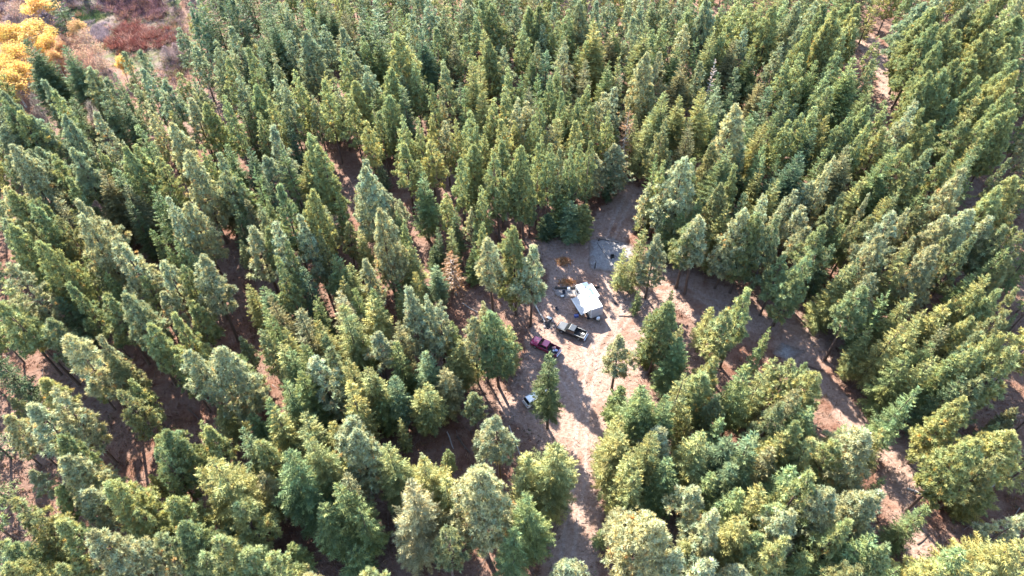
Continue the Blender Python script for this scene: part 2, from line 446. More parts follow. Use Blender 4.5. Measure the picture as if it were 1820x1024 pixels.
TREE_DATA = """
#A 0 0
cy 247 -22 224 11; cy 30 179 164 10; cy 187 161 247 10; cy 329 247 134 9; cy 75 314 194 10; cy 7 344 149 10; cy 105 456 224 10; cy 172 486 142 9; cy 37 515 209 10; cy 30 418 164 9; cb 60 7 127 10; co 407 67 134 9; co 515 149 134 10; cb 575 209 134 10; co 478 247 179 9; cb 411 258 149 9; co 403 314 134 8; cb 545 314 157 10; cb 642 291 142 11; cb 680 396 127 9; co 359 359 112 8; bp 284 82 217 9; bp 45 97 120 8; bp 769 486 82 6; bb 224 657 97 8; bp 1233 299 105 6; cy 829 400 97 7; bp 1165 321 90 5
fk 160 265 240 24; fb 470 335 200 22; fk 420 -250 150; fk 560 -250 150; fk 340 -270 140; fk 480 -290 150; fk 620 -260 150; fk 260 -260 150; pb 310 570 180; fb 410 510 120; pb 620 490 170; fb 540 440 130; pb 880 370 120; pb 990 360 130; pb 1120 375 120; pb 1010 490 150; fb 820 520 120; pb 1160 580 160; pb 1270 200 120; pk 1260 80 150; fk 1445 125 110 16; pb 1370 300 150; pb 1530 290 130; pb 1640 190 140; pn 1760 340 130; pb 1380 560 140; pn 1620 420 160; pb 1690 530 150; pb 50 640 200; pn 20 700 180; fb 850 700 150; pl 1040 720 150; pl 680 800 160; pl 1350 700 170; pn 1480 740 200; pb 250 800 210; pb 440 850 230; pb 40 900 210; fn 970 880 170; fy 1190 780 170; pl 1200 890 200; fb 500 690 150; pn 1590 680 160; pn 1780 600 160; fk 1740 380 130; pb 1665 215 120; pk 1350 20 130; fk 1480 -30 130; fk 1580 -40 130; fk 1690 -20 130; fk 1400 -20 120; pk 1650 0 130; po 1790 90 140; po 1270 520 150; bb 600 690 130 16; pb 750 560 150; pn 380 650 140; fb 700 680 140; pb 1530 470 130; pn 120 790 170; pb 960 600 130; fb 1700 720 120
#B 455 0
fk 40 -30 130; fb 160 10 120; pb 210 20 120; fb 120 100 150; fb 45 115 100; fn 330 60 120; fb 300 -10 120; fk 430 10 130; fb 520 20 130; fo 610 60 150; fn 650 0 130; fk 745 -10 130; fb 845 0 170; fn 960 80 110; fn 1025 65 100; pn 1080 100 120; pb 740 150 130; fn 790 90 110; fb 840 150 130; fn 940 200 110; pb 1110 110 150; pb 1220 0 150; po 1330 60 150; fb 1440 20 110; pb 1500 -10 170; pn 1600 0 150; pn 1690 30 170; fk 1780 60 110; fk 1170 200 170 22; py 1000 240 260 24; fn 860 280 150; pb 610 200 150; pb 480 180 150; pb 400 130 120; pb 340 230 200; pb 235 220 130; fb 215 300 120; fb 185 170 100; fb 30 240 130; fk 30 340 130; pn 620 350 140; pb 690 365 150; fk 1225 250 120; po 1330 430 150; fn 1215 465 90 12; pn 1120 430 150; fo 1390 310 140; pn 1490 250 120; fy 1620 200 120; pn 1660 290 160; pb 1760 330 140; fy 1530 440 200 23; fy 1590 420 150; pb 780 470 130; pn 960 480 180; pb 1035 540 120; fy 470 490 140; pn 270 500 150; pb 130 540 150; pb 190 575 160; pn 340 575 160; pn 480 575 150; pb 570 610 140; py 740 560 170; pn 660 670 160; fn 820 690 110; fn 860 640 100; pn 920 675 170; fb 1060 610 150; pl 1330 720 100; py 1520 790 160; fy 1610 660 150; py 1690 700 150; py 1770 620 160; py 90 700 140; fn 190 780 110; fn 240 800 100; fn 290 800 100; fy 470 820 150 14; pl 90 890 200; pn 15 800 150; py 350 970 200; py 1040 820 160; py 1150 840 130; py 1250 810 120; py 1420 850 140; pn 930 890 180; pl 1340 860 130; fn 1640 860 120; pn 1250 600 120; pn 700 780 150; pb 400 680 120; pn 560 760 140; fk 880 150 100; pn 1560 110 130; fn 1400 150 110; pn 1280 200 130; pn 760 260 120; fn 1480 620 120; pn 1790 480 140; fn 30 600 120; pb 130 420 120; fn 660 540 110; pn 870 800 140; py 1500 930 150; pn 1000 940 150; py 1200 920 150; py 1740 850 160; pn 560 900 150; fk 250 900 130; py 780 860 150; py 1620 960 140; fn 450 700 110
#C 910 0
pb 20 50 120; pn 130 60 160; pn 215 50 170; pb 300 20 110; pn 400 70 130; pb 500 10 160; pb 600 10 120; pb 700 -20 140; pb 830 0 150; pb 920 10 120; po 1000 20 140; po 1090 0 140; pb 1180 20 120; pn 1290 -10 140; pb 1400 20 180; pn 1490 40 120; pn 1600 -10 150; pn 1700 30 150; pn 1780 20 150; fy 610 140 190 23; fy 730 170 170; fy 930 170 180; fo 700 250 140; fn 340 260 130; pl 380 290 160; fn 530 270 140; fn 440 330 120; fb 240 350 140; fn 130 380 120; pb 180 300 100; fo 510 420 140; fn 670 420 130; fy 760 400 110; pl 930 360 180 24; pl 1050 370 130; pl 1100 250 140; fn 1170 335 150; pl 1235 175 130; fo 1230 290 140; fn 1320 260 110; fy 1440 240 170; pn 1500 230 150; fo 1570 290 160; pb 1660 200 140; fn 1730 330 160; pn 1780 170 130; fo 1230 440 200; pb 1340 440 140; fn 60 530 120; fn 180 520 110; pn 320 480 120; fn 430 490 110; fo 120 620 130; pn 270 540 110; pn 540 610 150; fn 400 620 120; pl 250 650 100; pn 350 650 110; pl 740 620 160; pl 660 660 140; fy 1080 650 220; fy 1180 680 180; fy 1360 620 190; pb 1460 620 150; fn 1570 650 120 14; fo 1780 590 200 15; pl 1590 760 240 24; fn 1700 810 150; fy 1780 850 180; do 830 770 150; pl 100 720 140; pl 40 700 150; pn 200 730 140; fy 390 720 150; pn 690 790 150; pl 270 890 130; fn 120 920 100; fy 880 810 120; fy 960 850 170; fn 750 930 100 10; pn 470 700 130; py 20 860 140; dw 1455 420 60 16; dw 612 345 45 15; pn 80 180 130; pb 220 180 140; pn 330 150 130; fn 560 130 120; pn 1080 140 140; pb 860 120 130; pn 1250 90 130; pb 1340 120 140; pn 1560 120 150; pn 1000 210 120; fn 820 250 120; pn 1660 60 130; pn 1400 140 130; fk 780 480 110; fn 900 560 130; po 990 610 140; fk 1500 520 140; fk 1620 480 130; pn 560 760 150; fy 340 830 150; py 450 860 150; pn 600 880 150; pn 160 820 140; po 1090 850 150; py 210 960 130; fo 1290 840 150; fn 1440 800 140; fk 1330 780 150
#D 1365 0
pn 60 40 180; pn 130 0 160; pb 210 20 160; pb 340 10 150; pn 420 30 160; py 480 70 170; pn 560 20 160; py 650 30 170; pn 760 10 150; pn 850 60 180; pn 960 10 160; pb 1090 20 170; pn 1200 60 170; po 1260 -10 160; fn 1350 70 130; pb 1440 20 160; pn 1550 30 180; pn 1650 10 170; pn 1750 0 200; py 60 150 140; pb 220 200 170; pn 330 200 170; py 420 170 170; py 560 190 150; py 620 130 150; pn 730 130 170; py 880 160 150; pn 1000 120 170; pn 1090 180 160; pn 1180 150 180; py 1290 170 170; pn 1350 200 170; pn 1430 180 160; po 1520 130 120; pk 1640 120 160; pn 1780 110 200; py 1000 310 180; pn 1150 280 180; pn 1250 300 180; py 1380 300 190; py 1580 230 190; py 1700 310 200; pn 1780 280 180; pb 100 300 150; pn 490 370 160; fn 380 430 150; fn 640 400 220; fn 560 500 190; pn 430 500 150; py 905 400 170; po 750 420 120; pn 1050 420 180; pn 1190 430 170; pn 1330 420 180; pn 1480 400 180; fn 740 590 150; fy 1070 540 180 14; pn 1150 500 190; pn 1290 490 180; pn 1400 480 170; pn 1500 530 170; pn 1620 520 200; py 1740 480 200; po 290 740 170; pn 200 810 170; pn 150 860 160; pn 340 760 150; pn 460 620 170; pn 700 740 200; fk 780 710 130; pn 840 760 160; pl 1020 700 170; pn 1100 770 170; fy 1240 670 160; pn 1330 720 170; fy 1490 670 180; pn 1600 690 200; pn 1720 650 200; fn 60 800 150; fy 400 960 130 10; pn 560 860 180; fn 640 800 150; py 850 900 170; fy 960 860 160; fy 1050 890 180; pn 1200 840 170; fn 1300 840 170; pn 1420 830 170; pn 1560 840 180; py 1660 800 190; fy 1510 990 150; fk 20 620 150; fk 130 640 150; pn 240 380 150; pn 140 420 150; fn 300 560 150; pn 240 560 150; fk 180 720 150; pn 1790 430 180; pn 1780 780 180; fn 280 880 150; fy 430 850 140; pn 730 870 150; pn 1130 950 170; fn 1400 950 160; pn 1680 920 180; po 1790 900 180; fk 450 760 140; fn 880 980 150; pn 660 960 150; fk 320 930 140
#E 0 256
pl 70 20 230; pn 160 60 180; pb 190 40 170; pb 290 20 180; pn 380 80 180; pb 500 20 190; pn 590 100 170; fo 640 10 160; pn 880 20 220; py 970 0 170; py 1120 90 170; fk 1240 100 130; pl 1330 50 230 24; pb 1520 30 200 24; pn 1590 130 180; fn 1620 0 150; fk 1750 20 150; fo 410 180 200; fo 680 200 230; fo 860 300 220; fn 560 230 150; pn 480 240 180; fb 800 170 200; fb 920 220 130; fn 1110 260 170 22; fn 1200 270 110; fo 1530 280 130; fn 1780 180 140; fb 10 130 100; pl 30 300 180; pn 100 330 180; pn 180 390 200; pn 270 410 180; fo 390 390 180; fy 500 460 110; pl 620 390 190; pl 590 500 260 25; pl 770 560 200; pl 870 620 260; pl 1190 380 160 24; pl 1340 420 230; pn 1510 390 250 25; fb 1640 420 130; fo 1730 390 130; fn 1090 600 130 14; fn 1150 660 120; pn 1250 690 150; pn 1330 750 160; pl 1400 800 220; pl 1780 550 240; pn 60 600 220; py 20 640 180; pn 280 660 270 25; pl 90 870 230; fn 680 880 200; fn 770 910 170; pl 1150 830 180; pn 1290 870 170; py 1050 780 160; pn 540 980 200; pn 1010 940 190; fk 900 400 150; pn 700 40 160; fk 1080 20 130; pn 1240 -20 150; pn 1430 10 150; pn 1680 200 170; fk 520 560 140; po 190 540 180; po 450 520 170; pn 930 780 200; fn 1180 720 120; pn 1430 900 200; pn 380 900 190; po 220 950 200; fk 640 760 170; po 1600 680 180; pn 1700 540 160; pb 20 480 180
#F 455 256
pb 60 90 180; fn 200 0 180 22; fy 350 50 190; pn 470 0 170 23; fy 650 10 200; pl 770 130 190; pl 740 210 240 24; pl 880 270 190; pl 990 390 90; pn 940 0 160 24; pn 1050 -10 180; py 1230 -20 190; py 1400 -20 170; pn 1540 10 220; pn 1450 110 140; pn 1720 60 200 23; pn 1750 0 180; fn 1170 210 180; pl 1130 330 200 24; fn 560 330 130; py 330 300 240 25; pn 180 330 220; pn 80 400 160; pb 20 430 150; pl 490 440 130; pl 350 500 200; pl 130 540 220; fy 730 620 150 14; pl 870 470 260 25; pn 1050 540 130; fy 1080 710 190 15; fk 1290 590 120 12; fn 1300 380 120 10; fk 1410 460 130 14; fy 1380 590 130 12; pl 1530 450 110 13; pn 1610 560 130 14; fn 1560 600 110 10; do 1390 740 200 13; fy 1340 750 140; fk 1270 720 130 8; fn 1540 760 140 9; pl 1672 685 220 21; fb 1280 850 150 11; fn 570 770 200; pl 780 800 180; fy 680 870 150; fy 590 930 140; pn 60 620 180; fk 340 870 190; pn 160 830 170; fn 230 220 100 8; fn 1000 960 120 10; po 620 560 180 14; po 900 700 180; pn 220 700 150; pn 1000 480 100; po 450 620 130; fk 640 680 120 9; pn 1330 130 140; pn 1150 120 130; po 920 560 140; pn 1600 300 150; py 1500 -40 150; fk 880 130 110 8; fk 60 250 150
#G 910 256
pn 90 20 220 24; pn 190 0 150 22; pn 270 0 130 22; pl 370 110 190 14; pl 580 70 200 12.5; pl 720 0 210 13.5; fn 350 370 150 10; fb 430 400 190 11; fy 520 430 160 9.5; fk 200 480 130 8; fk 240 500 150 7; fk 40 430 160 9; pn 130 340 100 12; fn 1030 70 120; pn 1080 120 150; pl 980 280 150 15; fy 970 370 130 10; pl 1240 70 300 24; pn 1310 110 200; po 1450 20 200; fb 1560 0 230; pn 1600 170 170; po 1500 270 240; fy 1530 400 160; fn 1360 380 130; fn 1110 490 170 13; fn 1210 490 170 14; pl 1040 370 150 13; pn 1290 570 200; pl 1630 460 260; pl 1380 530 200; fy 1600 590 260; fn 1440 650 200; fy 1250 690 220 15; pn 1340 620 180; fn 1780 0 140; pn 1790 90 150; fy 1760 190 140; pl 1790 370 200; pn 1750 500 220; fy 900 600 190 17; pl 1045 655 190 17; fy 800 740 120 12; fn 1000 690 90 12; pl 1780 900 200; pn 480 0 130 20; pn 560 -20 130 20; fk 800 10 140 19; fk 880 -20 150 20; fk 960 0 130 18; fk 1170 140 140; fk 1140 30 130; fk 1420 250 160; fk 1680 330 150; fk 1660 30 150; pn 420 20 130 20; pn 20 130 150 20; po 340 40 120 20; fk 700 180 120 9
py 34 628 240 22; pl 152 724 250 21.5; fn 908 1030 90 7.5
#H 1365 256
fn 80 70 110; fy 60 240 170; pl 470 90 160 24; pl 380 150 170 22; fn 560 160 110; fy 690 210 150; pl 300 270 170; pl 200 330 150; pl 120 390 150; fy 880 100 160; fy 1050 140 170; fy 1190 190 120; fb 1170 100 140; fy 640 260 180; fy 920 290 180; fn 1080 300 170; fy 850 380 160; pl 720 350 100; pl 1430 180 240; pl 1350 240 180; fn 1500 10 200; po 1720 100 90 16; py 1640 330 240; py 1780 270 250; py 1720 400 220; pl 240 440 200; pn 390 570 200; pl 300 600 180; fn 540 540 150; fy 640 550 140; pl 900 480 240; pl 1000 460 130; pl 1390 460 250; pl 1260 520 220; pl 1590 540 220; fn 1660 730 200; pl 790 650 250; pl 1180 740 280; pl 1040 660 120; fy 1000 770 220; fy 420 870 170; fy 560 870 210; pl 740 930 200; pn 120 800 180; py 200 900 180; po 50 870 170; fy 1560 910 250; fn 1450 930 180; fn 900 0 250; fo 600 0 220; fk 250 50 250; fn 430 20 180; po 80 520 200; po 480 430 180; po 560 370 180; po 700 520 180; po 1100 470 180; fk 1130 360 170; po 1460 640 190; po 1680 580 200; po 1320 650 180; fk 1130 560 150; fk 460 700 160; po 840 800 190; pn 1330 60 170; po 1450 90 160; pn 1010 20 190; po 1140 30 170; fy 930 830 200; pn 280 760 190; fk 660 780 170; po 1790 640 200; po 1760 800 180 
#I 0 512
pn 60 90 260; pn 10 120 200; po 230 170 240; pb 60 290 380 27; pl 200 340 240; pn 730 50 230; pb 840 60 250 24; fy 620 150 150 14; pl 490 330 270 25; pl 700 370 200 22; fo 930 280 230; py 1060 260 200; py 1240 170 200; pl 1170 0 200; pn 1490 0 180; py 1640 140 250 22; fy 1790 0 110 14; fk 1480 230 150 12; fn 1380 350 150 14; pl 1380 440 200; pl 1540 410 310 23; fn 1690 470 160; pl 1030 620 220 20; py 1160 630 230 20; pn 920 650 160; pl 1100 850 270; pl 380 750 260; pl 210 830 230; pl 500 890 210; pl 40 920 180; fy 1570 820 160 11; fn 1790 900 140 11; py 1430 950 160; fk 430 60 180; fo 520 20 140 12; po 620 480 230; po 800 500 200; po 150 500 260; po 300 480 220; pn 1340 80 180; fk 1300 320 140 9; po 850 720 200; pn 1250 480 150; fo 1700 640 170; po 990 80 190; po 360 220 200; fk 330 100 170
#J 455 512
fn 50 0 200; fo 140 30 230; fn 100 120 180; fo 310 120 240; fn 150 250 130; fy 430 240 220; po 30 300 160; fy 200 310 170; fy 150 390 190; fn 350 410 250; fn 230 450 190; fl 590 10 210; fn 710 10 160; fy 620 110 250; fy 790 70 220; fn 800 0 180; fn 740 310 120; pl 840 340 210 17; fn 1000 400 180; pl 460 500 230 20; fy 670 510 290; fy 730 540 220; fy 650 680 250; fn 760 600 220; fb 980 620 190 15; pl 1100 10 230 21; pl 1210 50 150 20; pl 1280 90 200 20; pn 1390 240 150 15; pl 1550 200 170 19; pn 1710 130 250 22; pn 1780 190 170 20; fy 1450 370 230 14; fb 1560 430 260 15; fb 1240 440 200 15; fy 1220 670 200 15; fy 1160 700 150 13; fo 1300 660 200 13; fn 1120 590 110 8; fk 1280 740 200 14; fn 50 790 170; fy 110 880 190; fy 230 880 170; fy 330 890 230; fn 190 950 190; fy 500 950 160; pl 630 950 240; fn 900 690 170 14; po 540 420 190; fo 1000 240 160; fo 1330 560 190; fk 590 420 170; fk 480 330 150; fn 320 570 220; fn 240 620 220; po 1330 300 150 13; fy 1380 470 170 11; pn 1630 240 150 17; fy 1800 260 150 14
#K 910 512
pn 1100 120 280 19; fn 1200 370 230 14; fy 1380 130 270 20; py 1690 20 240; py 1570 180 220; pn 1610 230 210; fn 1760 380 200; pl 780 350 220 15; fn 760 700 170 10; fy 1220 560 250; py 1430 490 200; py 1340 600 240; fn 1010 730 280; fn 1130 770 230; fy 770 910 200; fy 1290 860 140; pl 1060 990 220; pl 1360 900 230; fn 1500 920 150; fn 1710 570 220; py 1610 640 210; fy 1790 530 210; po 1480 250 190 14; po 1640 420 190; fn 1010 300 150 10; fo 1560 860 180; po 1470 760 180
fg 290 478 215 20.8
#L 1365 512
py 120 10 220; pl 50 0 200; fy 550 0 280 22; fn 600 100 320 20; pn 700 0 230; fn 860 20 180; fy 1000 30 200; fy 1100 130 200; fy 1300 80 240; pn 1480 30 260; pn 1640 20 250; fy 940 210 230; fy 1100 260 240; fn 1180 380 200; fy 740 290 150; fn 900 320 310 23; fn 760 460 220; fy 1240 390 150; fy 1160 450 200; py 1450 210 250; po 1780 10 200; py 1700 330 270; py 1550 440 270; py 1760 470 250; fy 1290 590 270; fy 1150 680 250; py 1400 800 250; fy 1200 860 240; fn 1080 840 200; pl 1790 760 280; fy 40 490 200; py 180 520 230; py 340 590 250; fn 350 830 250; pn 130 960 220; pl 620 930 260; fy 820 980 170; fn 820 830 160 9; fy 1600 560 240; pn 230 920 200; fn 1030 460 230; fk 490 330 240; fn 950 560 240; fk 1450 380 210; fn 1380 500 200; fo 1270 240 180; po 1640 180 210; fn 560 250 230; po 1560 620 220; fk 1400 640 200; fn 1030 700 200; po 60 800 210; fk 240 740 200; fo 170 700 210; po 1680 620 210; fy 480 480 190 12; po 1560 330 200; fn 700 640 220
#M 0 768
pl 80 90 380 27; pl 240 30 240; pn 420 10 200; pl 500 160 250; pn 690 90 220; fo 900 100 120 6; pn 1160 0 260; pn 1100 110 220; pn 1480 0 180; fy 1530 140 420 23; fb 1740 10 200; fo 1740 230 250; py 1670 500 220; py 480 350 220; pl 580 410 230; py 760 360 300; pn 960 490 170; po 740 590 240; py 840 610 230; py 450 610 230; pl 680 700 380 26; pl 960 770 260; pn 1200 480 230; pn 1060 560 150; pn 1330 640 290; py 1560 750 270; fb 1620 640 200 10; pn 1740 830 240; py 60 870 320; pl 220 880 250; py 960 970 220; py 480 940 230; pn 20 770 230; po 200 330 300; po 320 250 250; pn 600 60 200; po 1180 720 230; pn 1440 830 250; po 840 880 230; fy 1440 300 220; fo 1640 320 220; po 130 560 260; pn 360 560 220
#N 455 768
fy 150 0 200; fy 390 0 280; fy 500 60 230; fn 230 100 380 23; pl 700 0 270 20; fy 950 110 280 19; fy 1160 190 280 20; fy 1090 240 200; fl 1060 380 300 24; fy 1350 360 230; fy 450 330 250 21; fn 620 350 240 20; fn 690 340 220 20; pl 1600 310 520 26; fn 700 850 220 9; pl 430 970 210; py 840 970 200; pl 1730 -110 260 21; pl 30 600 240; fo 20 280 210; pn 80 900 230; fo 600 270 200; fy 560 470 230; fn 720 520 240; fn 480 520 250; fo 1300 560 200; pn 100 40 220; fn 840 520 180 14; po 1250 420 200; po 1330 640 210; fy 400 150 240
#O 910 768
fy 260 90 360 20; fn 110 370 280 24; fy 100 170 230; fy 770 0 290; fy 1010 0 250; fy 1340 0 320; fn 1130 190 230 17; pl 1290 380 220; fn 1450 300 210; fn 1500 480 190; fo 790 550 220 11; pl 1000 580 380 23; fb 1740 0 230; fy 1800 400 240; pl 1450 600 230; fy 1620 610 310; fy 1270 780 170; pl 1400 820 240; pl 470 870 270; pl 1170 870 240; pl 1670 930 220; fn 20 700 220; pn 1780 720 230; fn 640 700 110 5; pl 940 700 240 20; fk 1580 180 230; fn 1640 120 200; fk 1560 30 220; fn 1640 420 220; fy 870 140 220; fo 1190 60 220; py 1560 760 230; fy 880 260 200 
#P 1365 768
fy 100 0 260; py 330 20 240; pn 520 60 240; pl 700 0 320; fk 1000 0 240; pl 1270 20 240; pn 1500 50 280; py 1750 0 280; pn 270 320 260; pl 180 620 310; pl 560 430 300; pl 700 420 320; pl 830 440 240; fy 1080 400 290 15; fy 1550 390 190 9; py 1500 490 360 22; py 1680 460 330; fy 1760 740 330; py 100 800 270; pn 870 830 230; py 1200 930 330; pl 1790 560 260; fn 620 800 240; po 1630 150 220; po 320 180 210; fo 40 130 230; fn 160 240 220; pn 520 640 260; fn 760 660 260; fy 1500 720 310; fy 1330 640 260; fn 1420 850 260; po 420 800 250; fn 300 880 240; fy 1620 900 280; pn 60 480 220; po 1380 200 200; fn 960 960 220; po 660 960 240; fn 1160 540 200
"""
# ------------------------------------------------------------------ trees: foliage shapes
def tris_from(c, d, L, w, rng):
    """Needle sprays: one long triangle from each centre c along d."""
    n = len(c)
    r = rng.normal(size=(n, 3))
    p = np.cross(d, r)
    p /= np.linalg.norm(p, axis=1, keepdims=True) + 1e-9
    a = c - p * (w / 2)[:, None]
    b = c + p * (w / 2)[:, None]
    t = c + d * L[:, None]
    return np.stack([a, b, t], 1).reshape(-1, 3)

def unit(v):
    return v / (np.linalg.norm(v, axis=-1, keepdims=True) + 1e-9)

def pine_crown(seed, H=20.0, Rm=2.7, base=0.34, dense=1.0, blades=13, shape=0):
    """Clumps of long needles on the outer part of every limb; returns (vertices, colours, limbs)."""
    rng = np.random.default_rng(seed)
    cs, ds, sz, limbs = [], [], [], []
    nb = int(104 * dense)
    ts = np.sort(rng.beta(1.15, 1.0, nb))
    ang = rng.uniform(0, 6.28)
    lobes = rng.uniform(0, 6.28, 3)
    for t in ts:
        ang += 2.4 + rng.normal() * 0.4
        z = H * (base + (0.985 - base) * t)
        env = min(1.0, 0.62 + 1.5 * t) * (1 - max(0, t - 0.18) / 0.82) ** (0.66 if shape == 0 else 0.92)
        L = Rm * env * rng.uniform(0.55, 1.28) * (1 + 0.22 * math.sin(ang + lobes[0]) + 0.1 * math.sin(2 * ang + lobes[1]))
        L = max(L, 0.35)
        out = np.array([math.cos(ang), math.sin(ang), 0.0])
        rise = rng.uniform(-0.18, 0.18) + 0.42 * t
        tip = np.array([0, 0, z]) + out * L + np.array([0, 0, L * rise])
        root = np.array([0, 0, z - 0.1])
        limbs.append((root, tip))
        side = np.array([-out[1], out[0], 0])
        nt = max(3, int(2.6 + L * 2.9))
        for k in range(nt):
            u = 1 - 0.62 * (k / nt) ** 1.1
            off = side * rng.normal() * 0.30 * L * (1.15 - u) * 1.6 + np.array([0, 0, rng.normal() * 0.22])
            cs.append(root + (tip - root) * u + off)
            dd = out * 0.75 + side * rng.normal() * 0.4 + np.array([0, 0, 0.75])
            ds.append(dd)
            sz.append(rng.uniform(0.46, 0.76) * (0.75 + 0.25 * u) * (1 - 0.3 * t))
    cs.append(np.array([0, 0, H * 0.99])); ds.append(np.array([0, 0, 1.0])); sz.append(0.5)
    cs, ds, sz = np.array(cs), unit(np.array(ds)), np.array(sz)
    n = len(cs)
    C = np.repeat(cs, blades, 0)
    D = unit(np.repeat(ds, blades, 0) * 0.75 + unit(rng.normal(size=(n * blades, 3))))
    Sz = np.repeat(sz, blades)
    V = tris_from(C + D * (Sz * 0.12)[:, None], D, Sz * rng.uniform(0.8, 1.15, n * blades), Sz * rng.uniform(0.20, 0.32, n * blades) * math.sqrt(26 / blades), rng)
    br = rng.uniform(0.62, 1.36, n)
    warm = rng.uniform(-0.13, 0.17, n)
    rr = np.hypot(cs[:, 0], cs[:, 1])
    dry = (rng.random(n) < 0.035) & (cs[:, 2] < H * 0.8)
    col = np.stack([br * (1 + warm), br, br * (1 - warm), np.ones(n)], 1)
    col[dry, :3] *= np.array([1.35, .95, .8])
    return V, np.repeat(np.repeat(col, blades, 0), 3, 0), limbs

def fir_crown(seed, H=19.0, Rm=2.5, base=0.07, dense=1.0, tops=1, step=0.34):
    """Flat drooping sprays on many fine branches; a pointed, layered cone."""
    rng = np.random.default_rng(seed)
    C, D, Ls, Ws, cl, limbs = [], [], [], [], [], []
    lob = rng.uniform(0, 6.28, 4)
    stems = [(0.0, 0.0, 1.0, base)]
    for k in range(1, tops):
        a = rng.uniform(0, 6.28)
        stems.append((0.75 * math.cos(a), 0.75 * math.sin(a), rng.uniform(0.72, 0.9), 0.45))
    for sx, sy, hs, b0 in stems:
        nb = int(190 * dense * (1 if hs == 1.0 else 0.5))
        ts = np.sort(rng.beta(1.0, 1.3, nb))
        ang = rng.uniform(0, 6.28)
        for t in ts:
            ang += 2.39996 + rng.normal() * 0.3
            z = H * hs * (b0 + (0.99 - b0) * t)
            env = min(1.0, 0.72 + 1.4 * t) * (1 - t) ** 0.78 / 0.90
            L = Rm * env * rng.uniform(0.7, 1.15) * (1 + 0.16 * math.sin(ang + lob[0] + 5 * t) + 0.1 * math.sin(3 * ang + lob[1])) + 0.18
            out = np.array([math.cos(ang), math.sin(ang), 0.0])
            side = np.array([-out[1], out[0], 0.0])
            droop = rng.uniform(-0.05, 0.28) * (1 - t) - 0.55 * t * t
            root = np.array([sx, sy, z])
            if L > 0.9: limbs.append((root, root + out * L * 0.8 + np.array([0, 0, -droop * L * 0.7])))
            b = rng.uniform(0.6, 1.4)
            w = rng.uniform(-0.13, 0.17)
            ns = max(3, int(L / step))
            for k in range(ns + 1):
                u = 0.22 + 0.78 * k / ns
                p = root + out * L * u + np.array([0, 0, -droop * L * u + 0.10 * L * u * u])
                ln = (0.30 + 0.42 * L * (1.1 - u)) * rng.uniform(0.8, 1.2)
                ln = min(ln, 0.95)
                for s in (-1, 1):
                    for _ in range(3 if step < .42 else 2):
                        d = out * rng.uniform(0.5, 0.95) + side * s * rng.uniform(0.5, 1.0) + np.array([0, 0, rng.normal() * 0.28 - 0.05])
                        C.append(p); D.append(d); Ls.append(ln * rng.uniform(0.75, 1.1)); Ws.append((0.12 if step < .42 else .18) * rng.uniform(0.8, 1.3)); cl.append((b * rng.uniform(0.85, 1.15), w))
                if k >= ns - 1:
                    C.append(p); D.append(out + np.array([0, 0, 0.25 + rng.normal() * 0.15])); Ls.append(0.45); Ws.append(0.2); cl.append((b * 1.12, w + 0.03))
        for k in range(14):
            a = rng.uniform(0, 6.28)
            C.append(np.array([sx, sy, H * hs * (0.93 + 0.06 * k / 14)])); D.append(np.array([math.cos(a) * 0.5, math.sin(a) * 0.5, 0.8])); Ls.append(0.5); Ws.append(0.16); cl.append((1.1, 0.03))
    C, D = np.array(C), unit(np.array(D))
    V = tris_from(C, D, np.array(Ls), np.array(Ws), rng)
    cl = np.array(cl)
    col = np.stack([cl[:, 0] * (1 + cl[:, 1]), cl[:, 0], cl[:, 0] * (1 - cl[:, 1]), np.ones(len(cl))], 1)
    return V, np.repeat(col, 3, 0), limbs

def leaf_crown(seed, H=9.0, Rm=3.2, base=0.22, n_clump=70, n_leaf=60, leaf=0.26, hollow=0.35):
    """A broadleaf crown of many leaf clumps round the limb ends."""
    rng = np.random.default_rng(seed)
    cc, limbs = [], []
    for k in range(n_clump):
        v = unit(rng.normal(size=3))
        v[2] = abs(v[2]) * 1.0 if rng.random() < 0.8 else v[2]
        r = rng.uniform(hollow, 1.0) ** 0.6
        zc = H * (base + 0.5 * (1 - base))
        p = np.array([v[0] * Rm * r, v[1] * Rm * r, zc + v[2] * H * 0.48 * (1 - base) * r])
        cc.append(p)
        if k % 2 == 0: limbs.append((np.array([0, 0, H * (base * 0.8 + 0.25 * rng.random())]), p))
    cc = np.array(cc)
    m = len(cc) * n_leaf
    C = np.repeat(cc, n_leaf, 0) + unit(rng.normal(size=(m, 3))) * (rng.uniform(0.15, 1.0, m) ** 0.5 * 0.95)[:, None]
    D = unit(rng.normal(size=(m, 3)))
    V = tris_from(C, D, leaf * rng.uniform(0.7, 1.3, m), leaf * rng.uniform(0.7, 1.2, m), rng)
    b = np.repeat(rng.uniform(0.75, 1.25, len(cc)), n_leaf) * rng.uniform(0.8, 1.2, m)
    w = np.repeat(rng.uniform(-0.1, 0.12, len(cc)), n_leaf)
    col = np.stack([b * (1 + w * 0.5), b * (1 - w), b, np.ones(m)], 1)
    return V, np.repeat(col, 3, 0), limbs

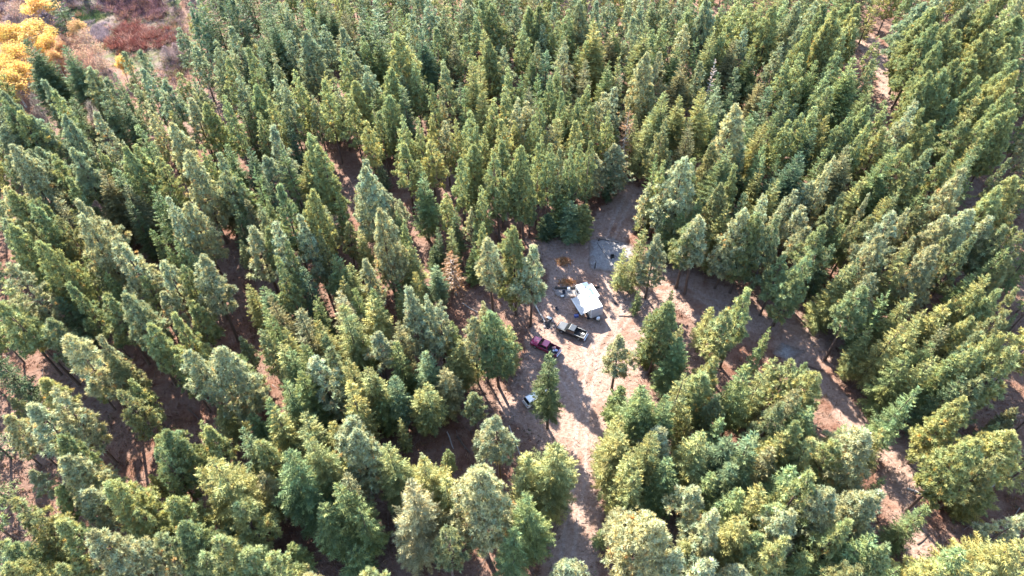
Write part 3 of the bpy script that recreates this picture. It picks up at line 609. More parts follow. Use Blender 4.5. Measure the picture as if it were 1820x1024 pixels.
def twig_crown(seed, H=8.0, Rm=2.0, n=900):
    """Leafless branches: fine upright twigs."""
    rng = np.random.default_rng(seed)
    u = rng.uniform(0.15, 1.0, n)
    a = rng.uniform(0, 6.28, n)
    r = Rm * np.sqrt(rng.random(n)) * np.sin(np.pi * np.clip(u, 0, .98) ** 0.8)
    C = np.stack([r * np.cos(a), r * np.sin(a), H * u * 0.9], 1)
    D = unit(np.stack([np.cos(a) * 0.5, np.sin(a) * 0.5, np.full(n, 1.0)], 1) + rng.normal(size=(n, 3)) * 0.35)
    V = tris_from(C, D, rng.uniform(0.5, 1.2, n), rng.uniform(0.05, 0.12, n), rng)
    b = rng.uniform(0.7, 1.3, n)
    limbs = [(np.array([0, 0, H * 0.1]), C[k]) for k in range(0, n, n // 26)]
    return V, np.repeat(np.stack([b, b, b, np.ones(n)], 1), 3, 0), limbs

def crown_mesh(name, V, col, mat):
    return mesh_np(name, V, np.arange(len(V)), 3, mat, col)

def trunk_mesh(name, H, r0, limbs, mat, seed, n_limb=40, limb_r=0.045, top=0.97):
    rng = random.Random(seed)
    bm = bmesh.new()
    ph = rng.uniform(0, 6)
    pts = [(0.10 * math.sin(ph + 3 * t) * t, 0.10 * math.cos(ph + 2.3 * t) * t, -0.25 + (H * top + 0.25) * t) for t in (0, .03, .15, .35, .55, .75, .9, 1)]
    rad = [r0 * 1.35, r0 * 1.05, r0 * .92, r0 * .78, r0 * .6, r0 * .38, r0 * .2, r0 * .07]
    add_tube(bm, pts, rad, 8)
    if limbs:
        for k in sorted(rng.sample(range(len(limbs)), min(n_limb, len(limbs)))):
            a, b = Vector(limbs[k][0]), Vector(limbs[k][1])
            m = a.lerp(b, 0.55) + Vector((0, 0, 0.04 * (b - a).length))
            add_tube(bm, [a, m, b], [limb_r * 1.3, limb_r * .8, limb_r * .3], 4, cap=False)
    return bm_mesh(name, bm, mat, True)

PINES, FIRS = [], []
vr = random.Random(99)
for k in range(14):
    H, Rm, shp = 20, vr.uniform(2.3, 2.9), k % 2
    V, c, lb = pine_crown(100 + k, H, Rm, vr.choice((.24, .3, .36, .42, .5)), vr.uniform(.5, .92), 26, shp)
    PINES.append((crown_mesh('pine_crown', V, c, M['needles']), trunk_mesh('pine_trunk', H, .25, lb, M['bark'], k), H, Rm))
for k in range(12):
    H, Rm = 19, vr.uniform(2.3, 2.7)
    V, c, lb = fir_crown(200 + k, H, Rm, vr.choice((.05, .08, .12, .18)), vr.uniform(.78, 1.05), vr.choice((1, 1, 1, 2, 3)), vr.uniform(.33, .40))
    FIRS.append((crown_mesh('fir_crown', V, c, M['fir_needles']), trunk_mesh('fir_trunk', H, .22, lb, M['bark'], 50 + k, 24, .03), H, Rm))
V, c, lb = fir_crown(299, 20.8, 2.5, .24, 1.1, 1, .32)
LONE_FIR = (crown_mesh('lone_fir_crown', V, c, M['fir_needles']), trunk_mesh('lone_fir_trunk', 20.8, .24, lb, M['bark'], 61, 30, .03), 20.8, 2.5)
BIG_PINES, BIG_FIRS = [], []      # old wide trees: as fine in the needle, with more limbs
for k in range(5):
    V, c, lb = pine_crown(140 + k, 22, 3.9, vr.choice((.18, .24, .30)), vr.uniform(1.5, 1.9), 22, 0)
    BIG_PINES.append((crown_mesh('old_pine_crown', V, c, M['needles']), trunk_mesh('old_pine_trunk', 22, .32, lb, M['bark'], 30 + k, 60), 22, 3.9))
for k in range(5):
    V, c, lb = fir_crown(240 + k, 21, 3.7, vr.choice((.05, .10)), vr.uniform(1.35, 1.6), vr.choice((1, 2, 3)), .36)
    BIG_FIRS.append((crown_mesh('old_fir_crown', V, c, M['fir_needles']), trunk_mesh('old_fir_trunk', 21, .28, lb, M['bark'], 64 + k, 40, .03), 21, 3.7))
SAPS = []
for k in range(3):
    V, c, lb = fir_crown(260 + k, 8, 1.9, .03, .75, 1 + k % 2, .26)
    SAPS.append((crown_mesh('young_fir_crown', V, c, M['fir_needles']), trunk_mesh('young_fir_trunk', 8, .11, lb, M['bark'], 70 + k, 10, .02), 8, 1.9))
BROAD = []
for k in range(3):
    V, c, lb = leaf_crown(300 + k)
    BROAD.append((crown_mesh('yellow_crown', V, c, M['leaves']), trunk_mesh('broadleaf_trunk', 6.5, .2, lb, M['pale_bark'], 80 + k, 30, .05), 9, 3.6))
THIN = []
for k in range(3):
    V, c, lb = leaf_crown(320 + k, 10, 2.6, .2, 60, 26, .22, .2)
    THIN.append((crown_mesh('thin_autumn_crown', V, c, M['leaves']), trunk_mesh('thin_trunk', 8.5, .16, lb, M['pale_bark'], 85 + k, 30, .05), 10, 3.0))
BARE = []
for k in range(2):
    V, c, lb = twig_crown(340 + k)
    BARE.append((crown_mesh('bare_twigs', V, c, M['leaves']), trunk_mesh('bare_trunk', 6.5, .14, lb, M['pale_bark'], 90 + k, 26, .05), 8, 2.0))
DEAD = []
for k in range(2):
    V, c, lb = fir_crown(360 + k, 17, 2.0, .15, .30, 1, .55)
    DEAD.append((crown_mesh('dead_sprays', V, c, M['leaves']), trunk_mesh('dead_trunk', 17, .2, lb, M['pale_bark'], 95 + k, 60, .045), 17, 2.0))

TONE = {  # colour of the foliage itself
    'pn': (.108, .140, .060), 'pl': (.158, .180, .102), 'py': (.142, .164, .066), 'pb': (.108, .140, .080), 'pk': (.052, .085, .05), 'po': (.098, .116, .054),
    'fn': (.070, .104, .040), 'fy': (.118, .132, .048), 'fb': (.066, .102, .050), 'fk': (.032, .060, .032), 'fo': (.090, .092, .044), 'fl': (.140, .148, .085), 'fr': (.120, .085, .045), 'fg': (.036, .056, .022),
    'cy': (.56, .39, .14), 'co': (.44, .28, .14), 'cb': (.33, .225, .165), 'bp': (.20, .16, .17), 'bb': (.16, .14, .13), 'do': (.26, .17, .10), 'dw': (.42, .38, .36)}
TONE_WORD = {'n': 'green', 'l': 'pale green', 'y': 'yellow-green', 'b': 'blue-green', 'k': 'dark green', 'o': 'olive', 'r': 'brownish'}

WARM = (1.12, 1.0, 1.05)
MEAN = (.112, .138, .060)
TONE = {k: (tuple((c * .78 + m * .22) * 2.05 * q for c, m, q in zip(v, MEAN, WARM)) if k[0] in 'pf' else v) for k, v in TONE.items()}

def parse(data):
    out = []
    for line in data.strip().splitlines():
        if line[0] == '#':
            _, ox, oy = line.split()
            ox, oy = float(ox), float(oy)
            continue
        for e in line.split(';'):
            p = e.split()
            if p: out.append((p[0], ox + float(p[1]) / 4, oy + float(p[2]) / 4, float(p[3]) / 4, float(p[4]) if len(p) > 4 else None))
    return out

trees = []
tr = random.Random(5)
entries = parse(TREE_DATA)
entries += [(k, x + 13 * (-1) ** i, y + 7, w * .85, h * .85) for i, (k, x, y, w, h) in enumerate(entries) if k[0] == 'c']
for kind, px, py, w, h in entries:
    if h is None:
        b0 = 20.0 if kind[0] == 'p' else 18.5
        h = b0 * tr.uniform(.84, 1.14)
        p = at(px, py, h)
        dm = w / F_PX * depth_of((p.x, p.y, h * .6))
        h *= min(1.15, max(.72, .62 + .075 * dm))
    p = at(px, py, h)
    dm = w / F_PX * depth_of((p.x, p.y, h * .6))
    hi = {'p': 9.0, 'f': 8.5, 'c': 14, 'b': 12, 'd': 7}[kind[0]]
    dm = min(hi, max(2.2, dm * (1.0 + .18 * min(1, max(0, (330 - py) / 300)) + .16 * min(1, max(0, (py - 480) / 250))) * tr.uniform(.9, 1.1)))
    trees.append([kind, p.x, p.y, h, dm, px, py, w])
# too close together: keep the wider; fillers ('o', 'k') never stand on a track
keep = []
def on_track(x, y, m):
    P = np.array([[x, y]])
    return max(seg_dist(P, P_CLEAR)[0], seg_dist(P, P_SIDE)[0], seg_dist(P, P_UP)[0], seg_dist(P, P_MEAD)[0]) > m
for t in sorted(trees, key=lambda t: -t[4] * (0.7 if t[0][1] in 'ok' else 1)):
    if any((t[1] - q[1]) ** 2 + (t[2] - q[2]) ** 2 < (0.175 * (t[4] + q[4])) ** 2 for q in keep):
        continue
    if t[0][0] in 'pf' and on_track(t[1], t[2], 0.8):
        print('ON TRACK', t[0], round(t[5]), round(t[6]), [round(v) for v in to_px((t[1], t[2], 0))[:2]])
        if t[0][1] in 'ok': continue
    keep.append(t)
trees = keep

# patches of bare floor that the photograph shows between the trees: nothing stands in the line of sight to them
GAPS = [(600, 270, 10), (640, 290, 10), (700, 320, 9), (735, 395, 9), (800, 320, 9), (780, 390, 9), (960, 345, 12), (415, 500, 14), (430, 480, 9),
        (350, 740, 46), (322, 770, 20), (220, 800, 30), (240, 850, 26), (292, 985, 14), (130, 680, 9), (466, 660, 10), (690, 930, 10), (520, 960, 18), (515, 1005, 12),
        (775, 810, 26), (815, 790, 24), (840, 830, 16), (835, 545, 28), (800, 560, 14), (900, 620, 16), (890, 670, 16), (875, 700, 12), (1545, 85, 26), (1570, 130, 22), (1580, 178, 18), (1410, 612, 36), (1440, 640, 22), (1470, 668, 20), (1482, 695, 18),
        (1502, 738, 22), (1605, 800, 32), (1590, 862, 34), (1618, 905, 22), (1635, 975, 36), (1765, 862, 24), (1792, 815, 14), (1750, 745, 14), (1250, 512, 34), (1288, 540, 28), (1232, 568, 22), (1195, 500, 18), (1340, 575, 20),
        (1740, 330, 13), (1300, 655, 16), (1292, 690, 14), (1098, 720, 22), (1130, 690, 16), (1130, 355, 14), (1098, 392, 18), (1085, 455, 24), (925, 540, 10), (120, 860, 12), (1130, 600, 20), (1520, 745, 12), (1040, 870, 22), (1015, 965, 32), (1032, 905, 28),
        (940, 740, 22), (905, 745, 18), (960, 650, 12), (240, 60, 60), (285, 100, 22), (210, 90, 16)]
def in_the_way(kind, x, y, h, px, py, w):
    bx, by, _d = to_px((x, y, h * (.36 if kind[0] == 'p' else .1)))
    for gx, gy, gr in GAPS:
        ex, ey = px - bx, py - by
        u = min(1, max(0, ((gx - bx) * ex + (gy - by) * ey) / (ex * ex + ey * ey)))
        dd = math.hypot(bx + ex * u - gx, by + ey * u - gy)
        if dd < .40 * w * (1.0 - .75 * u) + gr * .58 and u < .95: return True
    return False
open_up = []
for t in trees:
    kind, x, y, h, dm, px, py, w = t
    free = kind[0] in 'cb' or 845 < px < 1200 and 225 < py < 900 and kind[1] not in 'ok' or kind == 'fk' and h < 8
    if free or not in_the_way(kind, x, y, h, px, py, w): open_up.append(t)
trees = open_up
# younger trees in the wider spaces of the nearer forest
for _ in range(5000):
    x, y = tr.uniform(-110, 110), tr.uniform(34, 120)
    kind = tr.choice(('pn', 'pl', 'py', 'fy', 'fn', 'po', 'pn', 'fo'))
    h = tr.uniform(9, 17)
    dm = h * tr.uniform(.23, .33)
    px, py, dep = to_px((x, y, h))
    w = dm * F_PX / dep
    if not (0 < px < 1820 and 330 < py < 1020) or 860 < px < 1160: continue
    if on_track(x, y, -2.0) or in_the_way(kind, x, y, h, px, py, w): continue
    if any((x - q[1]) ** 2 + (y - q[2]) ** 2 < (2.0 + .30 * (dm + q[4])) ** 2 for q in trees): continue
    trees.append([kind, x, y, h, dm, px, py, w])
    YOUNG = len(trees)
# ------------------------------------------------------------------ trees: standing them
NUM = 'no one two three four five six seven eight nine ten eleven twelve thirteen fourteen fifteen'.split()
MARKS = [('white trailer', 1048, 535), ('white SUV', 955, 705), ('brown meadow brush', 250, 70), ('upper track', 1565, 110), ('side track bend', 1470, 650), ('top left corner', 0, 0), ('bottom left corner', 0, 1024),
         ('bottom right corner', 1820, 1024), ('top right corner', 1820, 0), ('left edge middle', 0, 512), ('right edge middle', 1820, 512), ('top edge middle', 910, 0), ('bottom edge middle', 910, 1024), ('pale forest opening', 345, 740)]
STEP = 48.0   # about the length of a pickup in the photograph

def place_words(x, y):
    nm, mx, my = min(MARKS, key=lambda m: (m[1] - x) ** 2 + (m[2] - y) ** 2)
    dx, dy = round((x - mx) / STEP), round((my - y) / STEP)
    lens = lambda k: NUM[abs(k)] + (' truck length' if abs(k) == 1 else ' truck lengths')
    ud, lr = ('up' if dy > 0 else 'down'), ('right' if dx > 0 else 'left')
    if dx and dy: return f'{lens(dy)} {ud}, {NUM[abs(dx)]} {lr} of {nm}'
    if dy: return f'{lens(dy)} straight {ud} from {nm}'
    if dx: return f'{lens(dx)} straight {lr} of {nm}'
    return 'right at the ' + nm

def look(kind, h, dm):
    r = dm / h
    size = 'small' if h < 12.5 else 'slender' if r < .24 else 'broad' if r > .36 else 'tall' if h > 21 else ''
    return size, TONE_WORD.get(kind[1], '')

NOUN = {'p': 'pine', 'f': 'fir', 'c': 'yellow cottonwood', 'b': 'bare shrub', 'd': 'dead tree'}
SPECIAL = {}   # (kind, px, py) -> label

def instance(var, name, loc, h, dm, tone, rz, crown_tone=True):
    cm, tm, H, Rm = var
    e = link(name, None, None, loc, rz)
    e.scale = (dm / (2 * Rm), dm / (2 * Rm), h / H)
    c = link('crown', cm, e)
    c.color = (*tone, 1)
    t = link('trunk', tm, e)
    return e

def jitter(tone, r=.10):
    k = tr.uniform(1 - r, 1 + r)
    w = tr.uniform(-.07, .07)
    return (tone[0] * k * (1 + w), tone[1] * k, tone[2] * k * (1 - w))

MAX_KIND = 300
by_kind = {}
for t in trees: by_kind.setdefault(t[0][0], []).append(t)
solo, rest = [], {'p': [], 'f': []}
for k, ts in by_kind.items():
    ts.sort(key=lambda t: -t[7] * (1.0 if t[6] > 0 else .5))
    solo += ts[:MAX_KIND]
    if k in rest: rest[k] = ts[MAX_KIND:]

NAME = {'p': 'pine_tree', 'f': 'fir_tree', 'c': 'cottonwood_tree', 'b': 'bare_shrub', 'd': 'dead_tree'}
GROUP = {'p': 'pines of the forest round the clearing', 'f': 'firs of the forest round the clearing', 'c': 'autumn cottonwoods by the meadow', 'b': 'leafless shrubs by the meadow', 'd': 'dead trees among the evergreens'}
labelled = {}
for t in solo:
    kind, x, y, h, dm, px, py, w = t
    fam = kind[0]
    tone = jitter(TONE[kind], .14 if fam in 'pf' else .08)
    rz = tr.uniform(0, 6.28)
    if fam == 'p': var = tr.choice(BIG_PINES if dm > 6.0 else PINES)
    elif fam == 'f': var = LONE_FIR if kind == 'fg' else tr.choice(SAPS if h < 10.5 else BIG_FIRS if dm > 5.8 else FIRS)
    elif fam == 'c': var = tr.choice(THIN if kind == 'cb' else BROAD)
    elif fam == 'b': var = tr.choice(BARE)
    else: var = DEAD[0] if kind == 'do' else DEAD[1]
    e = instance(var, NAME[fam], (x, y, 0), h, dm, tone, rz)
    e.rotation_euler = (tr.gauss(0, .028), tr.gauss(0, .028), rz)
    size, tw = look(kind, h, dm)
    noun = NOUN[fam]
    if kind == 'co': noun = 'orange cottonwood'
    if kind == 'cb': noun = 'thin peach cottonwood'
    if kind == 'do': noun = 'reddish dying tree'
    if kind == 'dw': noun = 'grey dead snag'
    where = place_words(px, py)
    key = ((size + ' ' + tw).strip(), noun, where)
    labelled.setdefault(key, []).append((e, px, py))
    e['category'] = 'tree' if fam != 'b' else 'shrub'
    e['group'] = GROUP[fam]
ORD = ['first', 'second', 'third', 'fourth', 'fifth', 'sixth']
for (lk, noun, where), es in labelled.items():
    es.sort(key=lambda q: q[1])
    for i, (e, px, py) in enumerate(es):
        if len(es) == 1: pre = ''
        elif len(es) == 2: pre = ['left-hand ', 'right-hand '][i]
        else: pre = ORD[i] + '-from-left '
        head = (pre + lk + ' ' + noun).replace('  ', ' ').strip()
        e['label'] = head + ', ' + where

# the rest of each kind, and the forest just outside the frame: one object of each kind
def low_set(kind, fine):
    out = []
    for k in range(4):
        if kind == 'p': V, c, _ = pine_crown(400 + k, 20, 2.6, .30, .85 if fine else .36, 9 if fine else 6, k % 2)
        else: V, c, _ = fir_crown(420 + k, 19, 2.5, .08, .74 if fine else .36, 1, .44 if fine else .62)
        out.append((V * np.array([1 / 2.6, 1 / 2.6, 1 / (20 if kind == 'p' else 19)]), c))
    return out

def forest_mass(name, kind, ts, n_fine, label, mat):
    fine, lows = low_set(kind, True), low_set(kind, False)
    VV, CC, TV, TF = [], [], [], []
    off = 0
    ring = np.array([[math.cos(a), math.sin(a)] for a in np.linspace(0, 2 * math.pi, 6)[:-1]])
    for i, (kd, x, y, h, dm, *_r) in enumerate(ts):
        inside = to_px((x, y, h * .4))
        V, c = (fine if i < n_fine or (h > 14.5 and 0 < inside[0] < 1820 and 0 < inside[1] < 1024) else lows)[tr.randrange(4)]
        a = tr.uniform(0, 6.28)
        Rz = np.array([[math.cos(a), -math.sin(a)], [math.sin(a), math.cos(a)]])
        W = V.copy()
        W[:, :2] = (W[:, :2] @ Rz.T) * dm / 2 + np.array([x, y])
        W[:, 2] *= h
        VV.append(W)
        CC.append(c * np.array([*jitter(TONE[kd], .14), 1]))
        base = np.column_stack([ring * .22 + [x, y], np.full(5, -.2)])
        TV.append(np.vstack([base, [[x, y, h * .93]]]))
        TF.append(np.array([[j, (j + 1) % 5, 5] for j in range(5)]) + off)
        off += 6
    V = np.vstack(VV)
    TV = np.vstack(TV)
    n = len(V)
    print(name, len(ts), n // 3)
    me = mesh_np(name, np.vstack([V, TV]), np.concatenate([np.arange(n), np.vstack(TF).ravel() + n]), 3, mat, np.vstack([np.vstack(CC), np.ones((len(TV), 4))]))
    me.materials.append(M['bark'])
    mi = np.zeros(len(me.polygons), np.int32)
    mi[n // 3:] = 1
    me.polygons.foreach_set('material_index', mi)
    o = link(name, me)
    o.color = (1, 1, 1, 1)
    tag(o, label, None, None, 'stuff')

def frame_margin(x, y):
    u, v, d = to_px((x, y, 0))
    return u, v
margin = {'p': [], 'f': []}
pts = [(t[1], t[2]) for t in trees]
grid = {}
for p in pts: grid.setdefault((int(p[0] // 6), int(p[1] // 6)), []).append(p)
def far_enough(x, y, m):
    i, j = int(x // 6), int(y // 6)
    return all((x - a) ** 2 + (y - b) ** 2 > m * m for di in (-1, 0, 1) for dj in (-1, 0, 1) for a, b in grid.get((i + di, j + dj), ()))
def put(x, y, h0, h1, d0, d1):
    grid.setdefault((int(x // 6), int(y // 6)), []).append((x, y))
    k = 'p' if tr.random() < .5 else 'f'
    margin[k].append((k + tr.choice('nnlyb' if k == 'p' else 'nybk'), x, y, tr.uniform(h0, h1), tr.uniform(d0, d1)))
for _ in range(30000):      # the forest goes on beyond the frame
    x, y = tr.uniform(-215, 215), tr.uniform(30, 240)
    u, v, _d = to_px((x, y, 17))
    if (-22 < u < 1842 and v > -16) or abs(u - 910) > 910 + 170 or v > 1150: continue
    if 70 < u < 350 and -110 < v < 40: continue
    if u <= 70 and v < 40 and to_px((x, y, 0))[1] < 190: continue
    if far_enough(x, y, 4.9): put(x, y, 16, 20, 4.4, 6)
for _ in range(9000):      # shorter trees standing in the shade of the farther forest
    y = tr.uniform(140, 225)
    x = tr.uniform(-165, 165)
    u, v, _d = to_px((x, y, 12))
    if not (-30 < u < 1850 and v > -30): continue
    g = to_px((x, y, 0))
    if g[0] < 360 and (g[1] < 150 or v < 185): continue
    if on_track(x, y, -4.5): continue
    if far_enough(x, y, 4.7 + max(0, (130 - y) / 12)): put(x, y, 9, 14, 3.6, 5)
print('TRIS', sum(len(m[0].polygons) for m in PINES), sum(len(m[0].polygons) for m in FIRS))
print('TREES solo', len(solo), 'rest', len(rest['p']), len(rest['f']), 'margin', len(margin['p']), len(margin['f']))
forest_mass('far_pines', 'p', rest['p'] + margin['p'], len(rest['p']), 'mass of small far pines filling the forest between the larger trees', M['needles'])
forest_mass('far_firs', 'f', rest['f'] + margin['f'], len(rest['f']), 'mass of small far firs filling the forest between the larger trees', M['fir_needles'])

# ------------------------------------------------------------------ what lies on the forest floor
def scatter(name, label, n, area, fn, mat, seed):
    rng = np.random.default_rng(seed)
    P = area(rng, n)
    V, c = fn(rng, P)
    o = link(name, mesh_np(name, V, np.arange(len(V)), 3, mat, c))
    o.color = (1, 1, 1, 1)
    tag(o, label, None, None, 'stuff')
    return o

def in_view(rng, n):
    u, v = rng.uniform(-20, 1840, n), rng.uniform(0, 1, n)
    v = -10 + 1050 * v
    return np.array([tuple(at(a, b)[:2]) for a, b in zip(u, v)])

def tufts(colours, h0, h1, blades, spread, clumped=False):
    def fn(rng, P):
        n = len(P)
        C = np.repeat(np.column_stack([P, np.zeros(n)]), blades, 0) + rng.normal(size=(n * blades, 3)) * [spread, spread, 0]
        D = unit(np.column_stack([rng.normal(size=(n * blades, 2)) * .6, np.full(n * blades, 1.0)]))
        V = tris_from(C, D, rng.uniform(h0, h1, n * blades), rng.uniform(.06, .16, n * blades), rng)
        pal = np.array(colours)
        pick = np.repeat(rng.integers(0, len(pal), n // 14 + 1), 14)[:n] if clumped else rng.integers(0, len(pal), n)
        col = np.repeat(pal[pick] * rng.uniform(.8, 1.2, (n, 1)), blades, 0) * rng.uniform(.6, 1.4, (n * blades, 1))
        return V, np.repeat(np.column_stack([col, np.ones(n * blades)]), 3, 0)
    return fn

def bushes(colours, h, blades=44, r=.75):
    def fn(rng, P):
        n = len(P)
        s = np.repeat(rng.uniform(.6, 1.25, n), blades)
        off = rng.normal(size=(n * blades, 2)) * (r * .55) * s[:, None]
        C = np.column_stack([np.repeat(P, blades, 0) + off, rng.uniform(0, .5, n * blades) * s * h])
        D = unit(np.column_stack([off * 1.1 / r + rng.normal(size=(n * blades, 2)) * .25, np.full(n * blades, 1.0)]))
        V = tris_from(C, D, h * s * rng.uniform(.35, .75, n * blades), rng.uniform(.07, .17, n * blades), rng)
        pal = np.array(colours)
        col = np.repeat(pal[rng.integers(0, len(pal), n)] * rng.uniform(.65, 1.35, (n, 1)), blades, 0) * rng.uniform(.6, 1.4, (n * blades, 1))
        return V, np.repeat(np.column_stack([col, np.ones(n * blades)]), 3, 0)
    return fn

def off_tracks(rng, n):
    P = in_view(rng, n)
    d = np.maximum(np.maximum(seg_dist(P, P_CLEAR), seg_dist(P, P_SIDE)), seg_dist(P, P_MEAD))
    return P[d < rng.uniform(-.5, 2.0, len(P))]
scatter('dry_undergrowth', 'dry reddish brown undergrowth and needle tufts on the forest floor', 24000, off_tracks,
        tufts([(.15, .065, .04), (.21, .11, .07), (.26, .17, .115), (.10, .05, .035), (.16, .105, .05)], .15, .5, 6, .22), M['litter'], 21)

def flat_twigs(rng, P):
    n = len(P)
    a = rng.uniform(0, 6.28, n)
    D = np.column_stack([np.cos(a), np.sin(a), rng.uniform(.0, .12, n)])
    V = tris_from(np.column_stack([P, np.full(n, .06)]), unit(D), rng.uniform(.3, 1.6, n), rng.uniform(.05, .12, n), rng)
    b = rng.uniform(.05, .22, n)
    return V, np.repeat(np.column_stack([b, b * .8, b * .7, np.ones(n)]), 3, 0)
scatter('fallen_twigs', 'fallen grey twigs and sticks strewn over the forest floor', 9000, in_view, flat_twigs, M['litter'], 22)

def near_clearing(rng, n):
    lo, hi = P_CLEAR.min(0), P_CLEAR.max(0)
    P = rng.uniform(lo, hi, (n, 2))
    return P[seg_dist(P, P_CLEAR) > -1]
scatter('forest_brush', 'low brown and grey-green brush under the trees', 900, off_tracks,
        bushes([(.17, .085, .05), (.14, .10, .06), (.09, .10, .05), (.22, .14, .10), (.12, .06, .045)], .9, 18, .5), M['litter'], 26)

def sticks(rng, P):
    V, c = flat_twigs(rng, P)
    V = V.reshape(-1, 3, 3)
    m = V.mean(1, keepdims=True)
    V = (m + (V - m) * 2.2)
    V[:, :, 2] = np.clip(V[:, :, 2], .02, .5)
    return V.reshape(-1, 3), c
scatter('fallen_branches', 'longer dead branches lying between the trees', 1500, off_tracks, sticks, M['litter'], 25)
scatter('clearing_litter', 'small brown tufts and clods scattered over the pinkish dirt clearing', 5200, near_clearing,
        tufts([(.15, .08, .055), (.23, .145, .105), (.10, .06, .05)], .05, .2, 5, .14), M['litter'], 23)

# brush and grass of the meadow
def blob_area(cx, cy, rx, ry, clump=14):
    def fn(rng, n):
        m = n // clump
        a, r = rng.uniform(0, 6.28, m), rng.random(m) ** .55
        q = 1 + .22 * np.sin(3 * a + cx) + .12 * np.sin(7 * a) + rng.normal(0, .06, m)
        P = np.array([tuple(at(cx + rx * r_ * q_ * math.cos(a_), cy + ry * r_ * q_ * math.sin(a_))[:2]) for a_, r_, q_ in zip(a, r, q)])
        return np.repeat(P, clump, 0) + rng.normal(0, .55 if clump > 5 else 1.3, (m * clump, 2))
    return fn
scatter('meadow_brush', 'oval patch of low red-brown brush nearest the forest in the meadow', 330, blob_area(252, 70, 54, 23, 3),
        bushes([(.16, .062, .052), (.24, .105, .085), (.13, .058, .056), (.30, .18, .15)], 1.9), M['litter'], 31)
scatter('meadow_brush', 'oval patch of purple-brown brush at the far end of the meadow', 420, blob_area(243, 8, 55, 27, 3),
        bushes([(.15, .085, .09), (.20, .12, .13), (.12, .07, .085), (.26, .15, .11)], 2.1), M['litter'], 32)
scatter('meadow_brush', 'lilac and peach bare brush round the feet of the yellow cottonwoods', 420, blob_area(60, 20, 95, 42, 3),
        bushes([(.20, .155, .17), (.16, .12, .14), (.27, .17, .12), (.13, .10, .10)], 2.2), M['litter'], 36)
scatter('meadow_brush', 'peach and lilac brush between the meadow and the first pines', 240, blob_area(315, 85, 26, 62, 3),
        bushes([(.24, .17, .16), (.18, .13, .14), (.27, .18, .12), (.16, .15, .08)], 1.7), M['litter'], 37)
scatter('meadow_grass', 'green wet grass at the left end of the meadow', 1500, blob_area(150, 26, 36, 16),
        tufts([(.045, .095, .05), (.065, .11, .05), (.11, .13, .06)], .25, .6, 6, .3), M['litter'], 33)
scatter('meadow_grass', 'pale dry grass along the edge of the brown brush', 3600, blob_area(250, 60, 105, 68),
        tufts([(.25, .23, .11), (.21, .20, .14), (.27, .21, .19), (.17, .19, .09)], .2, .55, 5, .3, True), M['litter'], 34)
scatter('meadow_reeds', 'greyish lilac reeds standing by the brown brush patch', 900, blob_area(172, 58, 22, 20),
        tufts([(.27, .22, .235), (.21, .175, .20)], .5, 1.2, 6, .3), M['litter'], 35)
# ------------------------------------------------------------------ vehicles
def arch(cx, r, z0, n=8):
    return [(cx + r * math.cos(a), z0 + r * math.sin(a)) for a in np.linspace(math.pi, 0, n)]

def ngon_extrude(name, prof, y0, y1, mat, parent, bevel=0.03):
    return prism(name, prof, y0, y1, mat, parent, bevel)

def wheel(parent, x, y, r=.39, w=.27):
    s = 1 if y > 0 else -1
    bm = bmesh.new()
    m = Matrix.Translation((x, y, r)) @ Matrix.Rotation(math.pi / 2, 4, 'X')
    bmesh.ops.create_cone(bm, cap_ends=True, segments=20, radius1=r, radius2=r, depth=w, matrix=m)
    bmesh.ops.bevel(bm, geom=[e for e in bm.edges if len(e.link_faces) == 2 and any(len(f.verts) > 4 for f in e.link_faces)], offset=.04, segments=2, affect='EDGES')
    wh = link('wheel', bm_mesh('wheel', bm, M['rubber']), parent)
    bm = bmesh.new()
    bmesh.ops.create_cone(bm, cap_ends=True, segments=16, radius1=r * .62, radius2=r * .56, depth=.03, matrix=Matrix.Translation((x, y + s * (w / 2 + .004), r)) @ Matrix.Rotation(math.pi / 2 * (-s), 4, 'X'))
    link('rim', bm_mesh('rim', bm, M['alloy']), wh)
    return wh

def frustum(name, x0, x1, hw0, z0, X0, X1, hw1, z1, mat, parent, bevel=.05):
    """A cab or greenhouse: base rectangle at z0, smaller top rectangle at z1."""
    bm = bmesh.new()
    b = [bm.verts.new(v) for v in ((x0, -hw0, z0), (x1, -hw0, z0), (x1, hw0, z0), (x0, hw0, z0))]
    t = [bm.verts.new(v) for v in ((X0, -hw1, z1), (X1, -hw1, z1), (X1, hw1, z1), (X0, hw1, z1))]
    bm.faces.new(b[::-1])
    bm.faces.new(t)
    for k in range(4):
        bm.faces.new((b[k], b[(k + 1) % 4], t[(k + 1) % 4], t[k]))
    bmesh.ops.bevel(bm, geom=bm.edges[:], offset=bevel, segments=2, affect='EDGES', profile=.5)
    return link(name, bm_mesh(name, bm, mat), parent)

def lerp3(a, b, t):
    return tuple(p + (q - p) * t for p, q in zip(a, b))

def pane(name, a, b, c, d, parent, m0=.1, m1=.9, u0=.06, u1=.94, push=.012):
    """Glass set in the face a-b (bottom) c-d (top, c above b)."""
    def q(u, v):
        return Vector(lerp3(lerp3(a, b, u), lerp3(d, c, u), v))
    p = [q(u0, m0), q(u1, m0), q(u1, m1), q(u0, m1)]
    n = (p[1] - p[0]).cross(p[2] - p[0]).normalized()
    return quad(name, [v + n * push for v in p], M['glass'], parent, .02)

